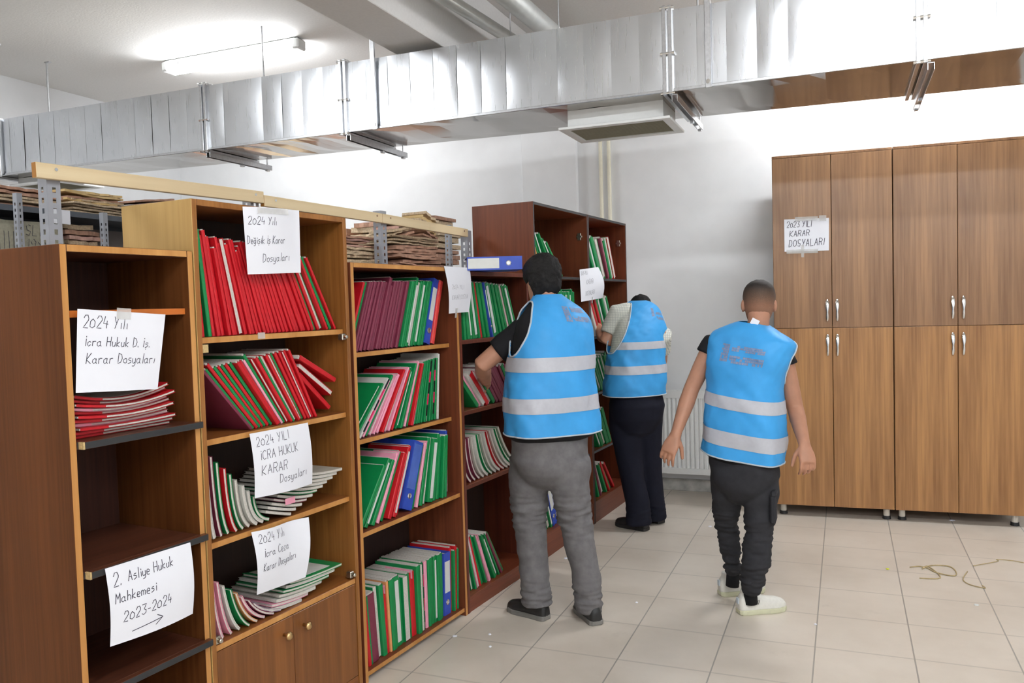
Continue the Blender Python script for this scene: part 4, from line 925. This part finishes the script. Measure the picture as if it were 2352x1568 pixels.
def vest(parent, rings, S_, F_, arm, bands, tint, wr=.006, seed=0, prints=None):
    """rings: (centre, a, b) from hem to neck; open armholes"""
    cs = [r[0] for r in rings]; ab = [V((r[1], r[2], 0)) for r in rings]; nr = len(rings)-1
    def P(u, t_, off=0):
        c = cat(cs, t_); q = cat(ab, t_); th = 2*PI*u; x, y = math.cos(th), math.sin(th); p = .82
        v = c+S_*q.x*math.copysign(abs(x)**p, x)+F_*q.y*math.copysign(abs(y)**p, y)
        n = (S_*x/max(q.x, .05)+F_*y/max(q.y, .05)).normalized()
        d = wr*(noise.noise(V((v.x*6, v.y*6, v.z*4+seed)))+.9*noise.noise(V((v.x*13+v.z*9+3, v.y*13, v.z*7+seed)))+.45*abs(noise.noise(V((v.x*22-v.z*16, v.y*22, v.z*14+seed)))))*min(1, (1-t_)*4)+.012*math.sin(th*5+seed)*max(0, .25-t_)*1.4
        return v+n*(d+off)
    NU, NT = 120, 90; mb = MB(); vs = [P(i/NU, j/NT) for j in range(NT+1) for i in range(NU)]
    def inside(u, t_):
        for (u0, t0, du, dt) in arm:
            x = (u-u0+.5) % 1-.5
            if (x/du)**2+((t_-t0)/dt)**2 < 1: return True
        return False
    fs = [(j*NU+i, j*NU+(i+1) % NU, (j+1)*NU+(i+1) % NU, (j+1)*NU+i) for j in range(NT) for i in range(NU) if not inside((i+.5)/NU, (j+.5)/NT)]
    mb.add(vs, fs); o = link('vest', mb.mesh('vest', 'vest', smooth=True), parent)
    so = o.modifiers.new('s', 'SOLIDIFY'); so.thickness = .003; so.offset = -1
    link('piping', MB().tube([P(i/96, .0, .001) for i in range(97)], .004, 6).mesh('piping', 'vest_trim', smooth=True), o)
    for (u0, t0, du, dt) in arm: link('piping', MB().tube([P(u0+du*1.02*math.cos(a), min(.995, t0+dt*1.02*math.sin(a)), .001) for a in [2*PI*k/48 for k in range(49)]], .005, 6).mesh('piping', 'vest_trim', smooth=True), o)
    for (t0, t1) in bands:
        bm = MB(); n = 120; m = 5; vs = [P(i/n, t0+(t1-t0)*j/m, .0025) for j in range(m+1) for i in range(n)]
        bm.add(vs, [(j*n+i, j*n+(i+1) % n, (j+1)*n+(i+1) % n, (j+1)*n+i) for j in range(m) for i in range(n) if not inside((i+.5)/n, t0+(t1-t0)*(j+.5)/m)]); link('reflective_band', bm.mesh('reflective_band', 'band', smooth=True), o)
    if prints:
        pm = MB(); rr = random.Random(seed)
        for (u0, u1, t0, t1, nx, ny, dens, sk) in prints:
            for i in range(nx):
                for j in range(ny):
                    if rr.random() > dens: continue
                    a, b = u0+(u1-u0)*i/nx, u0+(u1-u0)*(i+.86)/nx; e = sk*(i/nx); c, d = t0+(t1-t0)*j/ny+e, t0+(t1-t0)*(j+.86)/ny+e
                    pm.add([P(a, c, .002), P(b, c, .002), P(b, d, .002), P(a, d, .002)], [(0, 1, 2, 3)])
        link('printed_lettering', pm.mesh('printed_lettering', 'print'), o)
    return o
def torso_solid(mb, rings, S_, F_, k=.93, upto=1.0, n=26, off=V((0, 0, 0))):
    cs = [r[0] for r in rings]; ab = [V((r[1], r[2], 0)) for r in rings]
    mb.rings([ellring(cat(cs, upto*i/n)+off, S_, F_, max(.03, cat(ab, upto*i/n).x*k), max(.03, cat(ab, upto*i/n).y*k), .85, 40) for i in range(n+1)])
def shoe(parent, heel, d, L, upper, sole, hgt=.075, lift=0, toeup=0):
    d = V((d.x, d.y, 0)).normalized(); s = V((-d.y, d.x, 0)); U = V((0, 0, 1)); mb = MB(); rs = []; z0 = .022+lift
    prof = [(0.0, .022, .045), (.04, .034, .07), (.12, .037, .085), (.25, .037, .085), (.42, .038, .066), (.6, .044, .052), (.78, .046, .046), (.92, .036, .036), (1.0, .014, .018)]
    for u, w_, h_ in prof:
        c = heel+d*L*u+U*(z0+toeup*max(0, u-.6)); rs.append([c+s*w_*math.copysign(abs(math.cos(a))**.7, math.cos(a))+U*(h_*hgt/.075*max(0, math.sin(a))-.004*max(0, -math.sin(a))) for a in [2*PI*k/24 for k in range(24)]])
    mb.rings(rs); q = heel+d*L*.2+U*z0
    mb.tube([q+U*.04, q+U*(hgt+.022)], [.037, .036], 20)
    o = remesh('shoe', mb, .006, upper, parent, 3)
    sm = MB(); out = []
    for u, w_, h_ in prof: out.append((u, w_*1.07+.002))
    ring = [heel+d*(L*u)+s*w_ for u, w_ in out]+[heel+d*L*u-s*w_ for u, w_ in reversed(out)]
    lv = [(lift, .96), (lift+.004, 1.0), (z0, 1.0), (z0+.004, .97)]; cen = heel+d*L*.5
    sm.rings([[cen+(p-cen)*k+U*(z+toeup*max(0, (p-heel).dot(d)/L-.6)) for p in ring] for z, k in lv]); link('sole', sm.mesh('sole', sole), o)
    return o
def frame(alpha): return V((math.cos(alpha), math.sin(alpha), 0)), V((-math.sin(alpha), math.cos(alpha), 0))
def wrinkle(amp, kx=9, kz=26, seed=0, zs=None):
    def f(co):
        a = amp*noise.noise(V((co.x*kx+seed, co.y*kx, co.z*kz)))
        if zs:
            for z, wd, am in zs: a += am*math.exp(-((co.z-z)/wd)**2)*noise.noise(V((co.x*12, co.y*12+seed, co.z*60)))
        return a
    return f
def rp(rows, y): return [(at(px, py, y=yy if yy else y), a, b) for (px, py, yy, a, b) in rows]

# --- man in grey jeans
g1 = at(1268, 1412, z=0)
m1 = thing('person', 'man in blue vest, black T-shirt and grey jeans reaching into the dark red bookcase', 'person'); S1, F1 = frame(math.radians(46))
R1 = [(1270, 990, 4.02, .262, .185), (1267, 930, 4.03, .255, .18), (1264, 860, 4.05, .242, .172), (1268, 790, 4.08, .228, .158), (1270, 745, 4.1, .212, .14), (1266, 712, 4.12, .165, .112), (1260, 686, 4.14, .092, .085), (1257, 676, 4.15, .075, .07)]
r1 = rp(R1, 4.05)
vest(m1, r1, S1, F1, [(0.09, .6, .08, .17), (.5, .6, .1, .22)], [(.124, .194), (.31, .372)], 0, .011, 1,
     [(.755, .78, .60, .76, 4, 8, .85, -.01), (.79, .885, .69, .745, 14, 3, .85, -.02), (.785, .9, .60, .65, 16, 3, .85, -.025)])
sh = MB(); torso_solid(sh, [(at(1266, 1006, y=4.02), .21, .16)]+r1, S1, F1, .93, .93)
LS = at(1212, 752, y=4.10); LE = at(1106, 838, y=3.99); LW = at(1116, 872, y=4.17)
RS = at(1328, 778, y=4.22); RE = RS+V((-.10, .16, -.25)); RW = RE+V((-.22, .16, .12))
mid = LS.lerp(LE, .66)
sh.tube([LS+V((.08, .02, -.02)), LS, LS.lerp(LE, .35), mid], [.085, .085, .075, .069], 20, False)
sh.tube([RS+V((-.06, .0, 0)), RS, RS.lerp(RE, .6)], [.075, .07, .064], 20)
remesh('t_shirt', sh, .008, 'black_cloth', m1, 4, wrinkle(.006, 10, 14, 2))
H1 = at(1246, 646, y=4.17); hf = V((-.72, .66, -.22)).normalized(); hr = hf.cross(V((0, 0, 1))).normalized(); hu = hr.cross(hf).normalized()
bd_ = MB(); neck = at(1262, 716, y=4.13)
K = 1.1
class Sc: pass
HR_save = HEADR
HEADR = [(a*1.12, b*1.1, c*1.08, d*1.1) for a, b, c, d in HEADR]
add_head(bd_, H1, hr, hu, hf, neck); bd_.tube([neck, neck-V((0, 0, .05))], [.07, .12], 20); bd_.ell(neck-V((0, 0, .09)), S1*.17, F1*.09, V((0, 0, .07)))
bd_.tube([neck-V((0, 0, .1)), LS], .055, 16, True); bd_.tube([neck-V((0, 0, .1)), RS], .055, 16, True)
bd_.tube([LS, LS.lerp(LE, .5), LE, LE.lerp(LW, .35), LW], [.058, .055, .047, .046, .032], 18, True)
bd_.tube([RS, RE, RE.lerp(RW, .35), RW], [.055, .046, .044, .03], 18, True)
hand(bd_, LW, (LW-LE).normalized()*.6+V((-.5, .5, -.1)), V((-.5, -.2, -.8)), V((.1, .2, 1)), (.5, .6, .4)); hand(bd_, RW, RW-RE, V((-.4, .1, -.8)), V((-.2, -.4, .7)), (.4, .5, .4))
remesh('body', bd_, .0055, 'skin', m1, 3)
add_hair('hair', m1, 'hair', H1, hr, hu, hf, lambda s, c: .062 if s > .55 else (.0 if abs(c) > .8 and s > -.1 else (.02 if s > 0 else -.098*min(1, -s*2.2))), .018, .007, 34, 120, 90)
eyes(m1, H1, hr, hu, hf)
tr = MB(); 
tr.rings([ellring(at(px, py, y=4.02), S1, F1, a, b, .9, 36) for px, py, a, b in ((1262, 985, .198, .155), (1262, 1010, .206, .16), (1262, 1050, .205, .165), (1262, 1080, .18, .15), (1262, 1105, .12, .12), (1263, 1122, .04, .06))])
tr.tube([at(1216, 1050, y=4.03), at(1214, 1110, y=4.03), at(1216, 1200, y=4.04), at(1226, 1290, y=4.02), at(1232, 1370, y=3.99), at(1234, 1393, y=3.98)], [.112, .11, .09, .076, .078, .078], 26)
tr.tube([at(1308, 1050, y=4.04), at(1309, 1110, y=4.04), at(1322, 1200, y=4.06), at(1342, 1290, y=4.05), at(1352, 1370, y=4.03), at(1352, 1403, y=4.03)], [.112, .106, .09, .078, .075, .074], 26)
remesh('trousers', tr, .008, 'jeans', m1, 9, wrinkle(.011, 7, 14, 4, [(.55, .12, .012), (.12, .08, .016)]))
part('belt_tag', MB().ell(at(1226, 1007, y=3.84), V((.03, -.01, 0)), V((0, .006, 0)), V((0, 0, .008))), 'label', m1, smooth=True)
shoe(m1, at(1258, 1424, z=0), V((-.95, .32, 0)), .27, 'shoe_black', 'sole_grey'); shoe(m1, at(1372, 1437, z=0), V((-.62, .78, 0)), .27, 'shoe_black', 'sole_grey')

# --- man walking on the right
m3 = thing('person', 'man in blue vest, dark cargo trousers and white trainers walking towards the wardrobes', 'person'); S3, F3 = frame(math.radians(-16))
HEADR = HR_save
R3 = [(1706, 1046, 4.42, .218, .16), (1710, 985, 4.42, .215, .155), (1712, 930, 4.42, .205, .15), (1712, 870, 4.43, .20, .145), (1720, 815, 4.43, .215, .135), (1727, 778, 4.43, .222, .115), (1728, 755, 4.43, .14, .09), (1729, 740, 4.44, .07, .065)]
r3 = rp(R3, 4.42)
# the hem drops towards the right
r3 = [(c, a, b) for c, a, b in r3]
S3t = (S3+V((0, 0, -.13))).normalized()
vest(m3, r3, S3t, F3, [(0.075, .58, .075, .15), (.45, .58, .075, .17)], [(.073, .143), (.273, .343)], 0, .010, 5,
     [(.688, .72, .53, .66, 4, 7, .92, .0), (.728, .835, .605, .655, 15, 3, .88, .0), (.726, .84, .525, .575, 16, 3, .88, .0)])
sh = MB(); torso_solid(sh, [(at(1706, 1060, y=4.42), .18, .14)]+r3, S3t, F3, .92, .9)
LS = at(1634, 795, y=4.50); LE = at(1588, 893, y=4.45); LW = at(1551, 1000, y=4.33)
RS = at(1798, 815, y=4.50); RE = at(1826, 935, y=4.50); RW = at(1848, 1022, y=4.36)
sh.tube([LS+S3*.08, LS, LS.lerp(LE, .2)], [.07, .069, .068], 18); sh.tube([RS-S3*.08, RS, RS.lerp(RE, .2)], [.068, .067, .066], 18)
remesh('t_shirt', sh, .008, 'black_cloth', m3, 4, wrinkle(.004, 10, 14, 3))
H3 = at(1743, 697, y=4.46); hf = V((.02, 1, -.10)); hf = (hf+V((-.16, 0, 0))).normalized(); hr = hf.cross(V((0, 0, 1))).normalized(); hr = (hr+V((0, 0, -.04))).normalized(); hu = hr.cross(hf).normalized()
bd_ = MB(); neck = at(1738, 760, y=4.44); add_head(bd_, H3, hr, hu, hf, neck); bd_.ell(neck-V((0, 0, .06)), S3*.15, F3*.08, V((0, 0, .06)))
bd_.tube([neck-V((0, 0, .08)), LS], .05, 16, True); bd_.tube([neck-V((0, 0, .08)), RS], .05, 16, True)
bd_.tube([LS, LS.lerp(LE, .5), LE, LE.lerp(LW, .3), LW], [.05, .048, .042, .043, .027], 18, True); bd_.tube([RS, RS.lerp(RE, .5), RE, RE.lerp(RW, .3), RW], [.05, .048, .042, .042, .028], 18, True)
hand(bd_, LW, (LW-LE).normalized()+V((-.12, 0, -.1)), V((.2, .95, 0)), V((.95, -.2, .0)), (.3, .4, .35), 1.05, .07, -.1); hand(bd_, RW, (RW-RE).normalized()+V((.0, .05, -.3)), V((-.4, .85, 0)), V((-.9, -.4, 0)), (.4, .55, .45), 1.02, .06, 0)
remesh('body', bd_, .005, 'skin2', m3, 3)
add_hair('hair', m3, 'fade', H3, hr, hu, hf, lambda s, c: .07 if s > .5 else (-.005 if s > -.2 else -.085), .005, .0015, 90)
eyes(m3, H3, hr, hu, hf)
part('vest_tag', MB().box(-.02, .02, -.001, .001, -.012, .02, T=Matrix.Translation(at(1733, 741, y=4.37)) @ Matrix.Rotation(.5, 4, 'Y')), 'paper', m3)
tr = MB(); tr.rings([ellring(at(px, py, y=4.42), S3, F3, a, b, .9, 36) for px, py, a, b in ((1706, 1030, .172, .14), (1708, 1055, .178, .145), (1710, 1090, .178, .15), (1710, 1118, .15, .14), (1708, 1142, .09, .1), (1707, 1155, .03, .05))])
tr.tube([at(1672, 1080, y=4.42), at(1668, 1130, y=4.44), at(1669, 1215, y=4.53), at(1680, 1275, y=4.55), at(1686, 1315, y=4.56)], [.095, .085, .058, .054, .042], 24)
tr.tube([at(1746, 1080, y=4.42), at(1748, 1140, y=4.40), at(1742, 1225, y=4.38), at(1736, 1290, y=4.36), at(1728, 1330, y=4.36), at(1722, 1360, y=4.37)], [.094, .087, .071, .073, .064, .045], 24)
remesh('trousers', tr, .0075, 'char', m3, 9, wrinkle(.011, 8, 15, 7, [(.42, .1, .012), (.2, .08, .018)]))
pk = MB()
q = at(1776, 1162, y=4.37); pk.box(-.012, .016, -.06, .06, -.08, .08, T=Matrix.Translation(q)); pk.box(-.008, .022, -.066, .066, .06, .09, T=Matrix.Translation(q)); part('cargo_pocket', pk, 'char', m3, .008)
q = at(1643, 1110, y=4.45); part('cargo_pocket', MB().box(-.012, .012, -.06, .06, -.08, .08, T=Matrix.Translation(q)), 'char', m3, .008)
sk_ = MB().tube([at(1724, 1385, y=4.375), at(1722, 1350, y=4.375)], .037, 18); part('sock', sk_, 'black_cloth', m3, smooth=True)
part('sock', MB().tube([at(1682, 1345, y=4.56), at(1685, 1305, y=4.56)], .036, 18), 'black_cloth', m3, smooth=True)
shoe(m3, at(1694, 1412, z=0)+V((0, .02, 0)), V((.78, .5, 0)), .27, 'shoe_white', 'sole_pale', .085); shoe(m3, at(1652, 1366, z=0), V((.8, .5, 0)), .27, 'shoe_white', 'sole_pale', .085)

for hx, hy, dy in ((1694, 1412, .02), (1652, 1366, 0)):
    h0_ = at(hx, hy, z=0)+V((0, dy, 0)); dd = V((.78, .5, 0)).normalized(); sd = V((dd.y, -dd.x, 0))
    mb = MB()
    for i in range(3): mb.box(-.0015, .0015, -.001, .001, -.012, .012, T=Matrix.Translation(h0_+dd*(.085+.008*i)+sd*.0395+V((0, 0, .066))) @ Matrix.Rotation(math.atan2(dd.y, dd.x), 4, 'Z') @ Matrix.Rotation(.35, 4, 'Y'))
    sh_ = [o for o in m3.children if o.name.startswith('shoe')][0 if hx == 1694 else 1]; part('side_stripes', mb, 'sole_grey', sh_)
    part('heel_tab', MB().box(-.004, .004, -.012, .012, -.016, .016, T=Matrix.Translation(h0_-dd*.001+V((0, 0, .07))) @ Matrix.Rotation(math.atan2(dd.y, dd.x), 4, 'Z')), 'vest_trim', sh_, .002)

# --- man in navy trousers
m2 = thing('person', 'man in blue vest, checked shirt and navy trousers bending into the far cabinet', 'person'); S2, F2 = frame(math.radians(44))
R2 = [(1457, 905, 5.85, .232, .175), (1458, 870, 5.86, .23, .172), (1460, 825, 5.9, .222, .165), (1466, 780, 5.95, .215, .16), (1470, 742, 6.0, .20, .15), (1470, 712, 6.05, .15, .125), (1468, 696, 6.08, .09, .1), (1466, 690, 6.1, .05, .07)]
r2 = rp(R2, 5.9)
vest(m2, r2, S2, F2, [(.02, .62, .08, .14), (.5, .6, .11, .26)], [(.19, .25), (.365, .42)], 0, .012, 9, [(.76, .78, .64, .75, 3, 6, .9, 0), (.79, .88, .66, .69, 12, 2, .8, -.02), (.79, .88, .61, .64, 12, 2, .8, -.02)])
sh = MB(); torso_solid(sh, r2, S2, F2, .93, .9)
LS = at(1420, 722, y=5.98); LE = at(1392, 786, y=5.92); LW = LE+V((-.10, .17, .1)); RS = at(1520, 770, y=6.02); RE = RS+V((-.05, .2, -.2)); RW = RE+V((-.2, .12, .08))
sh.tube([LS+V((.08, .02, 0)), LS, LS.lerp(LE, .45), LS.lerp(LE, .72)], [.09, .088, .08, .076], 20); sh.tube([RS-V((.05, 0, 0)), RS, RS.lerp(RE, .6)], [.085, .08, .07], 20)
remesh('checked_shirt', sh, .009, 'check', m2, 4, wrinkle(.005, 10, 14, 6))
H2 = at(1473, 716, y=6.25); hf = V((-.45, .62, -.62)).normalized(); hr = hf.cross(V((0, 0, 1))).normalized(); hu = hr.cross(hf).normalized()
bd_ = MB(); neck = at(1470, 712, y=6.10); add_head(bd_, H2, hr, hu, hf, neck)
bd_.tube([neck, neck-V((0, .06, .1))], [.07, .1], 16); bd_.tube([neck-V((0, .05, .08)), LS], .05, 16, True); bd_.tube([neck-V((0, .05, .08)), RS], .05, 16, True)
bd_.tube([LS, LE, LE.lerp(LW, .4), LW], [.056, .054, .05, .032], 18, True); bd_.tube([RS, RE, RE.lerp(RW, .4), RW], [.055, .047, .044, .03], 18, True)
hand(bd_, LW, LW-LE, V((-.3, -.2, -.8)), V((.4, .3, .3)), (.4, .5, .4)); hand(bd_, RW, RW-RE, V((-.3, .1, -.8)), V((-.2, -.4, .6)), (.4, .5, .4))
remesh('body', bd_, .0065, 'skin', m2, 3)
add_hair('hair', m2, 'hair', H2, hr, hu, hf, lambda s, c: .065 if s > .5 else (.0 if s > -.1 else -.075), .012, .004, 60)
eyes(m2, H2, hr, hu, hf)
tr = MB(); tr.rings([ellring(at(px, py, y=5.86), S2, F2, a, b, .9, 36) for px, py, a, b in ((1459, 872, .17, .14), (1460, 895, .19, .155), (1463, 930, .205, .18), (1462, 960, .19, .175), (1460, 990, .13, .13), (1460, 1005, .04, .06))])
tr.tube([at(1434, 925, y=5.84), at(1435, 980, y=5.84), at(1450, 1080, y=5.82), at(1464, 1150, y=5.80), at(1468, 1205, y=5.79)], [.115, .115, .09, .088, .092], 24)
tr.tube([at(1488, 930, y=5.92), at(1486, 985, y=5.93), at(1494, 1080, y=5.96), at(1502, 1150, y=5.98), at(1506, 1192, y=5.99)], [.115, .11, .085, .08, .084], 24)
remesh('trousers', tr, .009, 'navy', m2, 9, wrinkle(.005, 10, 6, 8, [(.12, .06, .008)]))
shoe(m2, at(1488, 1219, z=0), V((-.93, .36, 0)), .28, 'shoe_black', 'black'); shoe(m2, at(1522, 1202, z=0), V((-.85, .5, 0)), .28, 'shoe_black', 'black')
